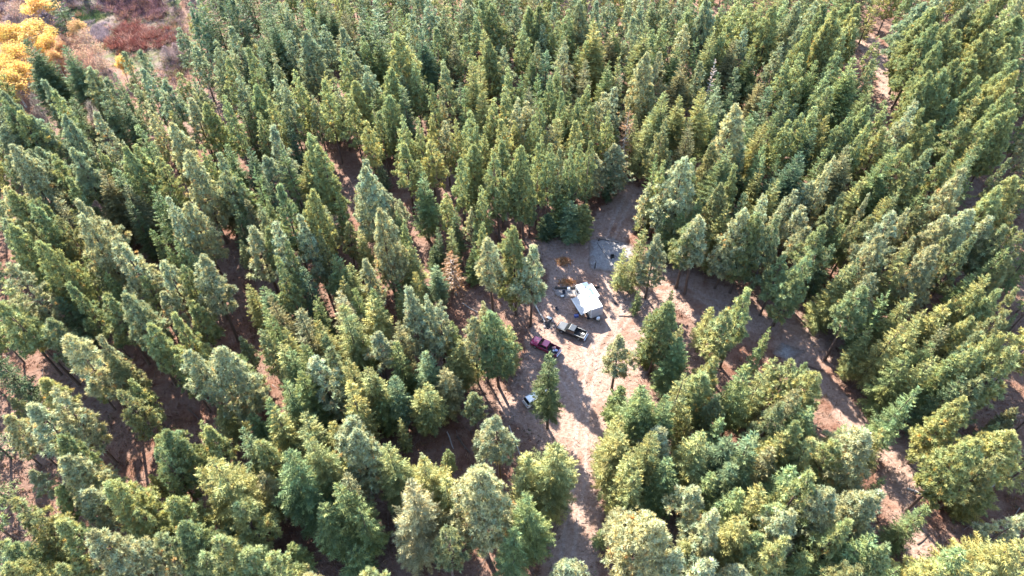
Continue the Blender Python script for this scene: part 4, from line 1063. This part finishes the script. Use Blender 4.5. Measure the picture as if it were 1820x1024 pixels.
def pickup(name, label, paint, loc, rz, bed_mat, rail_mat):
    t = thing(name, label, 'pickup truck', loc, rz, 'pickups parked in the clearing')
    W = .97
    # hood, doors and rocker as one body shell; the bed has its own walls
    prof = [(-.72, .48)] + [(1.28, .48)] + arch(1.80, .46, .50) + [(2.32, .48), (2.82, .52), (2.86, .98), (2.72, 1.10), (1.30, 1.20), (-.72, 1.22)]
    prism('body', prof, -W, W, M[paint], t, .07)
    box('hood', (2.0, 0, 1.150), (1.32, 1.62, .07), M[paint], t, .03, ry=.062)
    c = frustum('cab', -.78, 1.36, .92, 1.19, -.62, .50, .74, 1.86, M[paint], t)
    z0, z1 = 1.19, 1.86
    pane('windshield', (1.36, -.92, z0), (1.36, .92, z0), (.50, .74, z1), (.50, -.74, z1), t, .08, .92, .05, .95)
    pane('rear_window', (-.78, .92, z0), (-.78, -.92, z0), (-.62, -.74, z1), (-.62, .74, z1), t, .2, .88, .1, .9)
    for s in (-1, 1):
        A, B = (-.78, -.92, z0), (1.36, -.92, z0)
        Cc, D = (.50, -.74, z1), (-.62, -.74, z1)
        if s < 0:
            pane('side_window', A, B, Cc, D, t, .10, .86, .10, .44)
            pane('side_window', A, B, Cc, D, t, .10, .86, .49, .90)
        else:
            f = lambda v: (v[0], -v[1], v[2])
            pane('side_window', f(B), f(A), f(D), f(Cc), t, .10, .86, .10, .51)
            pane('side_window', f(B), f(A), f(D), f(Cc), t, .10, .86, .56, .90)
        prof = [(-2.72, .56), (-2.30, .54)] + arch(-1.72, .46, .52) + [(-1.18, .52), (-.735, .52), (-.735, 1.22), (-2.72, 1.22)]
        prism('bed_side', prof, s * W, s * (W - .13), M[paint], t, .03)
        box('bed_rail', (-1.73, s * (W - .065), 1.235), (1.98, .07, .03), M[rail_mat], t)
        box('headlight', (2.80, s * .70, .90), (.16, .40, .17), M['lamp'], t, .03)
        box('taillight', (-2.73, s * .88, .98), (.06, .16, .40), M['red_lens'], t, .02)
        mr = box('mirror', (1.02, s * 1.10, 1.30), (.14, .24, .20), M['black_plastic'], t, .03)
        box('door_handle', (.02, s * (W + .01), 1.06), (.18, .03, .035), M['chrome'], t)
        box('door_handle', (-.55, s * (W + .01), 1.06), (.16, .03, .035), M['chrome'], t)
        wheel(t, 1.80, s * .84)
        wheel(t, -1.72, s * .84)
    box('bed_floor', (-1.73, 0, .66), (1.96, 1.66, .10), M[bed_mat], t)
    box('bed_front', (-.77, 0, .96), (.06, 1.66, .52), M[bed_mat], t)
    box('tailgate', (-2.70, 0, .92), (.09, 1.70, .62), M[paint], t, .02)
    box('tailgate_rail', (-2.70, 0, 1.245), (.08, 1.66, .03), M[rail_mat], t)
    box('rear_bumper', (-2.84, 0, .56), (.18, 1.80, .18), M['chrome'], t, .04)
    box('front_bumper', (2.88, 0, .54), (.16, 1.90, .22), M['chrome'] if paint != 'black_paint' else M['black_plastic'], t, .05)
    box('grille', (2.875, 0, .84), (.06, .98, .30), M['black_plastic'], t, .02)
    box('chassis', (0, 0, .44), (5.0, 1.1, .16), M['black_plastic'], t)
    return t

def facing(front, rear):
    return math.atan2(front.y - rear.y, front.x - rear.x)

bf, br_ = at(993, 577, 1.0), at(1042, 596, 1.2)
black = pickup('pickup_truck', 'black pickup with an open bed parked nearest the white trailer', 'black_paint', ((bf.x + br_.x) / 2, (bf.y + br_.y) / 2, 0), facing(bf, br_), 'bed_liner', 'light_trim')
rf, rr = at(946, 603, 1.0), at(994, 626, 1.0)
red = pickup('pickup_truck', 'burgundy pickup with bags in its bed at the edge of the trees', 'burgundy_paint', ((rf.x + rr.x) / 2, (rf.y + rr.y) / 2, 0), facing(rf, rr), 'bed_liner', 'black_plastic')

def on_truck(t, x, y, z):
    a = t.rotation_euler[2]
    return (t.location.x + x * math.cos(a) - y * math.sin(a), t.location.y + x * math.sin(a) + y * math.cos(a), z)

def soft(name, label, cat, size, mat, loc, rz=0, seed=0, parts=()):
    """A bag or bundle: a rounded, dented lump with a tied neck or seam."""
    rng = random.Random(seed)
    bm = bmesh.new()
    bmesh.ops.create_icosphere(bm, subdivisions=3, radius=1.0)
    for v in bm.verts:
        k = 1 + .10 * math.sin(5 * v.co.x + seed) + .08 * math.sin(6 * v.co.y + 2 * seed) + rng.uniform(-.03, .03)
        e = [math.copysign(abs(q) ** .75, q) for q in v.co]
        v.co = Vector((e[0] * size[0] / 2 * k, e[1] * size[1] / 2 * k, max(0, (e[2] * k + .8)) * size[2] / 1.8))
    o = link(name, bm_mesh(name, bm, M[mat], True), None, loc, rz)
    return tag(o, label, cat)

soft('duffel_bag', 'pinkish bag lying in the bed of the burgundy pickup', 'bag', (.75, .5, .35), 'pink_cloth', on_truck(red, -1.55, -.45, .71), red.rotation_euler[2] + .4, 3)
soft('tarp_bundle', 'crumpled blue-white tarp bundle by the tailgate of the burgundy pickup', 'tarp', (.6, .55, .35), 'blue_tarp', on_truck(red, -2.15, -.15, .71), red.rotation_euler[2], 5)
soft('cloth_bundle', 'small white bundle in the middle of the burgundy pickup bed', 'bundle', (.5, .4, .30), 'white_cloth', on_truck(red, -1.75, .15, .71), red.rotation_euler[2] + 1, 7)
soft('cloth_bundle', 'folded white sheet in the bed of the black pickup', 'bundle', (.6, .4, .14), 'white_cloth', on_truck(black, -2.1, -.35, .71), black.rotation_euler[2], 9)

def suv():
    rear, front = at(933.5, 717, .9), at(978, 692, .9)
    a = facing(front, rear)
    d = Vector((math.cos(a), math.sin(a), 0))
    L = 4.9
    c = rear + d * L / 2
    t = thing('parked_suv', 'white SUV parked under the lone fir with its rear showing', 'car', (c.x, c.y, 0), a)
    W = .95
    prof = [(-2.42, .50), (-1.86, .46)] + arch(-1.42, .42, .46) + [(-.96, .42), (.98, .42)] + arch(1.45, .42, .46) + [(1.9, .46), (2.38, .52), (2.42, .92), (2.25, 1.04), (1.05, 1.14), (-2.36, 1.16), (-2.44, .9)]
    prism('body', prof, -W, W, M['white_paint'], t, .08)
    frustum('cab', -2.36, 1.12, .90, 1.13, -1.98, .30, .73, 1.76, M['white_paint'], t, .06)
    z0, z1 = 1.13, 1.76
    pane('windshield', (1.12, -.90, z0), (1.12, .90, z0), (.30, .73, z1), (.30, -.73, z1), t, .08, .92, .05, .95)
    pane('rear_window', (-2.36, .90, z0), (-2.36, -.90, z0), (-1.98, -.73, z1), (-1.98, .73, z1), t, .06, .86, .04, .96)
    A, B, Cc, D = (-2.36, -.90, z0), (1.12, -.90, z0), (.30, -.73, z1), (-1.98, -.73, z1)
    f = lambda v: (v[0], -v[1], v[2])
    for u0, u1 in ((.07, .30), (.33, .60), (.63, .90)):
        pane('side_window', A, B, Cc, D, t, .10, .86, u0, u1)
        pane('side_window', f(B), f(A), f(D), f(Cc), t, .10, .86, 1 - u1, 1 - u0)
    for s in (-1, 1):
        box('roof_rack', (-.85, s * .62, 1.79), (1.9, .05, .05), M['black_plastic'], t)
        box('headlight', (2.36, s * .70, .84), (.14, .36, .16), M['lamp'], t, .03)
        box('taillight', (-2.40, s * .82, .98), (.10, .18, .26), M['red_lens'], t, .03)
        box('mirror', (.90, s * 1.06, 1.20), (.14, .22, .16), M['white_paint'], t, .03)
        wheel(t, 1.45, s * .83, .36, .24)
        wheel(t, -1.42, s * .83, .36, .24)
    box('bumper_strip', (-2.46, 0, .72), (.06, 1.50, .12), M['black_plastic'], t, .02)
    box('rear_bumper', (-2.47, 0, .54), (.14, 1.80, .20), M['white_paint'], t, .05)
    box('number_plate', (-2.455, 0, .93), (.03, .32, .15), M['light_trim'], t)
    box('front_bumper', (2.43, 0, .54), (.12, 1.80, .22), M['white_paint'], t, .05)
    box('grille', (2.425, 0, .80), (.05, .8, .18), M['black_plastic'], t, .02)
    box('chassis', (0, 0, .36), (4.3, 1.1, .14), M['black_plastic'], t)
suv()

# ------------------------------------------------------------------ travel trailer
FWD = Vector((.386, -.922, 0))
TC = Vector((14.75, 86.45, 0))
TRZ = math.atan2(FWD.y, FWD.x)
tt = thing('travel_trailer', 'white travel trailer with its awning out and a side room extended', 'trailer', TC, TRZ)
HL, HW, ZB, ZT = 3.45, 1.20, .55, 3.08
prof = [(-HL, ZB), (HL - .25, ZB), (HL + .18, .95), (HL + .20, 1.55), (HL + .02, 2.55), (HL - .18, ZT - .06), (HL - .4, ZT), (-HL + .1, ZT), (-HL, ZT - .1)]
prism('body', prof, -HW, HW, M['white_gel'], tt, .06)
box('roof', (-.15, 0, ZT + .02), (2 * HL - .55, 2 * HW - .10, .05), M['white_rubber'], tt, .02)
# grey front cap with two seams
fp = [(HL - .25, ZB), (HL + .18, .95), (HL + .20, 1.55), (HL + .02, 2.55), (HL - .18, ZT - .06)]
off = [(x + .025, z) for x, z in fp]
prism('front_cap', off + fp[::-1], -HW + .02, HW - .02, M['grey_cap'], tt)
for z, x in ((1.95, HL + .165), (1.35, HL + .228)):
    box('cap_trim', (x, .1, z), (.04, 1.7, .07), M['light_trim'], tt)
# side room on the left side, awning on the right
slide = box('slide_out', (-1.1, HW + .36, 1.75), (3.3, .76, 2.1), M['white_gel'], tt, .03)
box('slide_roof', (-1.1, HW + .36, 2.82), (3.36, .80, .05), M['white_rubber'], tt)
quad('slide_window', [(-2.2, HW + .75, 1.7), (-2.2, HW + .75, 2.3), (-.2, HW + .75, 2.3), (-.2, HW + .75, 1.7)], M['glass'], tt)
R_OUT, Z_OUT, AX0, AX1 = 1.95, 2.28, -1.15, 3.12
bm = bmesh.new()
n = 10
rows = []
for i in range(n + 1):
    u = i / n
    y = -HW - .02 - R_OUT * u
    z = 2.98 + (Z_OUT - 2.98) * u - .10 * math.sin(math.pi * u)
    rows.append([bm.verts.new((AX0 + (AX1 - AX0) * k / 8, y, z - .03 * math.sin(math.pi * k / 8) * u)) for k in range(9)])
for a, b in zip(rows, rows[1:]):
    for k in range(8): bm.faces.new((a[k], b[k], b[k + 1], a[k + 1]))
bmesh.ops.solidify(bm, geom=bm.faces[:], thickness=.015)
aw = link('awning', bm_mesh('awning', bm, M['awning'], True), tt)
tube('awning_roller', [(AX0 - .05, -HW - R_OUT - .02, Z_OUT - .02), (AX1 + .05, -HW - R_OUT - .02, Z_OUT - .02)], .06, M['white_gel'], aw, 10)
for x in (AX0 + .02, AX1 - .02):
    tube('awning_arm', [(x, -HW - .03, .95), (x, -HW - R_OUT, Z_OUT - .04)], .03, M['light_trim'], aw, 6)
# openings on the awning side
def side_panel(name, x0, x1, z0, z1, mat):
    return quad(name, [(x1, -HW - .012, z0), (x1, -HW - .012, z1), (x0, -HW - .012, z1), (x0, -HW - .012, z0)], mat, tt, .02)
side_panel('window', -2.9, -2.2, 1.75, 2.45, M['glass'])
door = side_panel('entry_door', -.2, .5, .85, 2.55, M['light_trim'])
side_panel('door_window', -.05, .35, 1.8, 2.35, M['glass'])
side_panel('window', 1.2, 2.3, 1.65, 2.4, M['glass'])
side_panel('stripe', -3.3, 3.2, 1.02, 1.22, M['grey_cap'])
box('entry_step', (.15, -HW - .28, .38), (.62, .5, .05), M['black_plastic'], tt)
for s in (-1, 1):
    for x in (-.75, .15):
        wheel(tt, x, s * 1.02, .34, .22)
    box('taillight', (-HL - .01, s * 1.0, 1.0), (.04, .12, .3), M['red_lens'], tt)
box('chassis', (0, 0, .47), (6.7, 1.9, .14), M['black_plastic'], tt)
tube('hitch', [(HL - .2, .8, .48), (HL + 1.25, 0, .48), (HL - .2, -.8, .48)], .06, M['black_plastic'], tt, 6)
tube('hitch_jack', [(HL + 1.0, 0, 0), (HL + 1.0, 0, .95)], .05, M['grey_wood'], tt, 8)
bm = bmesh.new()
bmesh.ops.create_cone(bm, cap_ends=True, segments=20, radius1=.33, radius2=.30, depth=.62, matrix=Matrix.Translation((HL + .60, .05, .82)) @ Matrix.Diagonal((.8, 1.15, 1, 1)))
bmesh.ops.bevel(bm, geom=[e for e in bm.edges if any(len(f.verts) > 4 for f in e.link_faces)], offset=.09, segments=3, affect='EDGES')
link('gas_tank_cover', bm_mesh('gas_tank_cover', bm, M['white_gel'], False), tt)
for x in (-2.6, -1.3, .9, 2.1): box('roof_seam', (x, 0, ZT + .048), (.05, 2 * HW - .3, .012), M['grey_cap'], tt)
box('roof_air_conditioner', (-.3, 0, ZT + .14), (.95, .65, .22), M['white_gel'], tt, .06)
box('roof_vent', (-2.2, .2, ZT + .08), (.4, .4, .09), M['light_trim'], tt, .02)
box('roof_vent', (1.9, -.2, ZT + .08), (.4, .4, .09), M['white_gel'], tt, .02)
box('roof_vent', (2.75, .35, ZT + .08), (.22, .22, .08), M['grey_cap'], tt, .02)
tube('antenna', [(-.2, -.8, ZT), (-.2, -.8, ZT + .25)], .05, M['light_trim'], tt, 8)
box('ladder', (-HL - .06, .6, 1.9), (.05, .34, 2.0), M['chrome'], tt)

# ------------------------------------------------------------------ things about the camp
def log(name, label, p0, p1, r, mat, cat='log', z=None, knots=2, group=None):
    p0, p1 = Vector((p0[0], p0[1], 0)), Vector((p1[0], p1[1], 0))
    c = (p0 + p1) / 2
    z = r * .92 if z is None else z
    a = p0 - c + Vector((0, 0, z))
    b = p1 - c + Vector((0, 0, z))
    side = (b - a).normalized().cross(Vector((0, 0, 1)))
    pts = [a.lerp(b, u) + side * (.05 * math.sin(7 * u + c.x)) for u in np.linspace(0, 1, 7)]
    bm = bmesh.new()
    add_tube(bm, pts, [r * (1.05 - .3 * u + .05 * math.sin(9 * u)) for u in np.linspace(0, 1, 7)], 9)
    rg = random.Random(int(c.x * 10))
    for k in range(knots):
        q = a.lerp(b, rg.uniform(.2, .9))
        add_tube(bm, [q, q + side * rg.choice((-1, 1)) * r * 2.2 + Vector((0, 0, r * 1.2))], [r * .3, r * .15], 5)
    o = link(name, bm_mesh(name, bm, M[mat], False), None, c)
    return tag(o, label, cat, group)

log('fallen_log', 'pale birch log lying on the dirt beside the fire ring', at(951, 543), at(968, 573), .15, 'white_birch')
log('barrier_beam', 'dark beam lying beyond the trailer by the grey gravel strip', at(987, 512.5), at(1026, 512.5), .24, 'dark_wood', 'beam')
log('barrier_beam', 'short dark beam ending beyond the trailer side room', at(1040, 511.5), at(1065, 511.5), .24, 'dark_wood', 'beam')
log('fallen_log', 'thin dark log lying across the pale gravel pad', at(1061, 431), at(1080, 461), .06, 'dark_wood', knots=3)
log('fallen_log', 'dark log along the far edge of the pale gravel pad', at(1064, 425), at(1100, 432), .09, 'dark_wood', knots=4)
log('fallen_log', 'crooked dark branch on the dirt beside the trailer and two firs', at(1099, 562), at(1125, 563), .09, 'dark_wood', knots=4)
log('fallen_log', 'bare grey log in the dark undergrowth below the clearing', at(795, 768), at(806, 798), .10, 'grey_wood', knots=4)
log('fallen_log', 'grey log on the red floor at the lower edge of the trees', at(905, 757), at(925, 810), .10, 'grey_wood')

for i, (a, b, lab) in enumerate([((335, 728), (362, 752), 'grey log lying across the pale forest opening'), ((300, 782), (322, 790), 'short log just below the pale forest opening'),
                                 ((812, 776), (835, 806), 'long dead log on the brown floor between clearing road and dark trees'), ((822, 540), (848, 556), 'log on the grey floor beyond the three tall pines'),
                                 ((1436, 652), (1462, 660), 'log beside the side track below its grey patch'), ((1612, 868), (1640, 880), 'log on the side track shoulder under yellow-green pines'),
                                 ((1630, 968), (1652, 950), 'dark stick lying on the lowest stretch of side track'), ((1755, 870), (1785, 852), 'log on the red opening near the right edge')]):
    log('fallen_log', lab, at(*a), at(*b), .11 + .03 * (i % 3), 'grey_wood' if i % 2 else 'bark', knots=3)

def post(name, label, p, h, r, mat, cat):
    o = tube(name, [(0, 0, -.1), (.02, 0, h * .5), (.05, .03, h)], [r * 1.15, r, r * .9], M[mat], None, 10, p)
    return tag(o, label, cat)
post('tree_stump', 'grey broken stump standing above the white SUV', at(943, 677), 1.1, .16, 'grey_wood', 'stump')
post('short_post', 'dark post at the near corner of the pale gravel pad', at(1057, 477), 1.7, .12, 'dark_wood', 'post')
post('tree_stump', 'thin grey stump on the red floor below the gravel pad edge', at(1064, 428), .7, .14, 'dark_wood', 'stump')

def rock(name, label, p, s, mat, cat='rock', seed=0, group=None):
    rg = random.Random(seed)
    bm = bmesh.new()
    bmesh.ops.create_icosphere(bm, subdivisions=2, radius=1)
    for v in bm.verts:
        k = 1 + rg.uniform(-.16, .16)
        v.co = Vector((v.co.x * s * k, v.co.y * s * .8 * k, v.co.z * s * .6 * k + s * .3))
    o = link(name, bm_mesh(name, bm, M[mat]), None, p, rg.uniform(0, 6))
    return tag(o, label, cat, group)

ring_c = at(976, 577)
RING = ['rightmost', 'upper right', 'topmost', 'upper left', 'leftmost upper', 'leftmost lower', 'lower left', 'bottom', 'lower right']
for k in range(9):
    a = 2 * math.pi * k / 9 + .2
    rock('fire_ring_stone', RING[k] + ' stone of the fire ring between birch log and black pickup', (ring_c.x + 1.0 * math.cos(a), ring_c.y + .95 * math.sin(a), 0), .22 + .05 * (k % 3), 'stone' if k % 3 else 'ash', 'stone', 40 + k, 'stones of the fire ring')
bm = bmesh.new()
bmesh.ops.create_circle(bm, cap_ends=True, segments=24, radius=.85)
for v in bm.verts: v.co.z = .028
tag(link('ash_bed', bm_mesh('ash_bed', bm, M['ash']), None, ring_c), 'grey ash bed inside the stone fire ring', 'ash', None, 'stuff')
for i, (px, py, s, lab) in enumerate([(1094, 540, .32, 'dark rock beside the trailer side room'), (1106, 549, .26, 'small dark rock beneath the two firs'), (1090, 526, .24, 'dark stone above the rock beside the side room'),
                                      (968, 582, .3, 'dark rock at the lower side of the fire ring'), (963, 571, .35, 'dark green-grey rock at the end of the birch log'), (1085, 563, .2, 'small stone between the trailer front and dark branch')]):
    rock('field_stone', lab, at(px, py), s, 'stone' if i % 2 else 'ash', 'rock', 60 + i)

def camp_chair(label, p, rz, mat):
    t = thing('camp_chair', label, 'chair', p, rz, 'folding chairs about the camp')
    box('seat', (0, 0, .42), (.5, .5, .04), M[mat], t, .01)
    box('backrest', (-.27, 0, .74), (.04, .52, .58), M[mat], t, .01, ry=-.2)
    for x in (-.24, .24):
        for y in (-.25, .25):
            tube('leg', [(x * 1.15, y * 1.15, 0), (x * .95, y, .62)], .018, M['black_plastic'], t, 6)
    for y in (-.28, .28):
        box('armrest', (.0, y, .63), (.5, .06, .03), M['black_plastic'], t)
camp_chair('dark folding chair half under the awning edge nearest the blue cooler', at(1029, 559), 2.6, 'dark_cloth')
camp_chair('dark folding chair standing at the outer edge of the awning', at(1025, 552), 3.4, 'dark_cloth')
camp_chair('dark folding chair beneath the awning beside the trailer wall', at(1035, 557), .6, 'dark_cloth')
camp_chair('dark folding chair alone on the dirt above the fire ring', at(990, 553), -1.0, 'dark_cloth')
camp_chair('dark folding chair standing behind the small camp grill', at(1002, 524), -1.6, 'dark_cloth')

def cooler(name, label, p, rz, s, mat, lid):
    t = thing(name, label, 'cooler', p, rz, 'coolers about the camp')
    box('body', (0, 0, s[2] * .42), (s[0], s[1], s[2] * .82), M[mat], t, .03)
    box('lid', (0, 0, s[2] * .92), (s[0] * 1.03, s[1] * 1.05, s[2] * .16), M[lid], t, .02)
    for x in (-1, 1): box('handle', (x * s[0] * .53, 0, s[2] * .6), (.03, s[1] * .5, .05), M['black_plastic'], t)
cooler('cooler_box', 'blue cooler on the dirt just outside the awning', at(1024, 563), .2, (.8, .5, .48), 'blue_plastic', 'blue_plastic')
cooler('cooler_box', 'white-topped dark cooler by the fire ring', at(976, 567.5), -.6, (.95, .5, .5), 'black_plastic', 'white_cloth')
cooler('cooler_box', 'white cooler set on the dark beam beyond the trailer', at(1010.5, 515.5), .05, (.55, .5, .62), 'white_gel', 'white_gel')

g = thing('camp_grill', 'black camp grill with a white lid on the dirt beyond the awning', 'grill', at(999, 531), .3)
box('firebox', (0, 0, .62), (.62, .42, .22), M['black_plastic'], g, .03)
box('lid', (0, 0, .80), (.62, .42, .14), M['white_cloth'], g, .04)
for x in (-.25, .25):
    for y in (-.16, .16):
        tube('leg', [(x * 1.2, y * 1.2, 0), (x, y, .52)], .02, M['black_plastic'], g, 6)
box('side_shelf', (.46, 0, .68), (.28, .4, .03), M['black_plastic'], g)

tb = thing('camp_table', 'dark folding table beneath the front end of the awning', 'table', at(1043, 563), TRZ)
box('table_top', (0, 0, .72), (1.3, .6, .04), M['black_plastic'], tb, .01)
for x in (-.55, .55):
    for y in (-.24, .24): tube('leg', [(x, y, 0), (x, y, .70)], .02, M['grey_wood'], tb, 6)
soft('duffel_bag', 'dark bag on the ground under the front end of the awning', 'bag', (.8, .5, .5), 'dark_cloth', at(1046, 566), .3, 15)

# black barrel fire pit on the pale pad
bp_ = at(1088, 458)
bm = bmesh.new()
n = 20
ro = [[bm.verts.new((r * math.cos(2 * math.pi * k / n), r * math.sin(2 * math.pi * k / n), z)) for k in range(n)] for r, z in ((.42, 0), (.46, .62), (.40, .62), (.38, .10))]
for a, b in zip(ro, ro[1:]):
    for k in range(n): bm.faces.new((a[k], a[(k + 1) % n], b[(k + 1) % n], b[k]))
bm.faces.new(ro[-1])
tag(link('steel_drum', bm_mesh('steel_drum', bm, M['black_plastic'], False), None, bp_), 'black open steel drum on the pale gravel pad', 'drum')
rock('field_stone', 'pale stone beside the black drum on the gravel pad', at(1089, 460), .25, 'white_cloth', 'rock', 91)

# heap of dead orange boughs
def bough_heap(label, cx, cy, rx, ry, n, h, seed):
    rng = np.random.default_rng(seed)
    c0 = at(cx, cy)
    P = np.column_stack([rng.normal(0, rx * .45, n), rng.normal(0, ry * .5, n)])
    hh = h * np.exp(-((P[:, 0] / rx) ** 2 + (P[:, 1] / ry) ** 2))
    C = np.column_stack([P, hh * rng.random(n)])
    D = unit(np.column_stack([rng.normal(size=n) * .5, rng.normal(size=n) * .5, rng.uniform(.2, 1.2, n)]))
    V = tris_from(C, D, rng.uniform(.25, .8, n), rng.uniform(.08, .22, n), rng)
    b = rng.uniform(.5, 1.35, n)
    warm = rng.random(n)
    col = np.column_stack([b * .46, b * (.20 + .12 * warm), b * (.10 + .07 * warm), np.ones(n)])
    e = thing('brush_heap', label, 'brush heap', c0)
    o = link('bough_needles', mesh_np('bough_needles', V, np.arange(3 * n), 3, M['litter'], np.repeat(col, 3, 0)), e)
    o.color = (1, 1, 1, 1)
    bm = bmesh.new()
    rg = random.Random(seed)
    for k in range(7):
        x = (k - 3) * rx * .28
        add_tube(bm, [(x, -ry * .5, .05), (x + rg.uniform(-.2, .2), ry * .5, h * .8)], [.06, .03], 5)
    link('sticks', bm_mesh('sticks', bm, M['orange_bough']), e)
bough_heap('heap of bright orange dead pine boughs on the shaded dirt beyond the trailer', 1002, 466, 1.5, 1.0, 640, .85, 1)
bough_heap('low spread of orange pine boughs between the orange heap and dark beam', 1008, 502, 1.9, .9, 420, .2, 2)
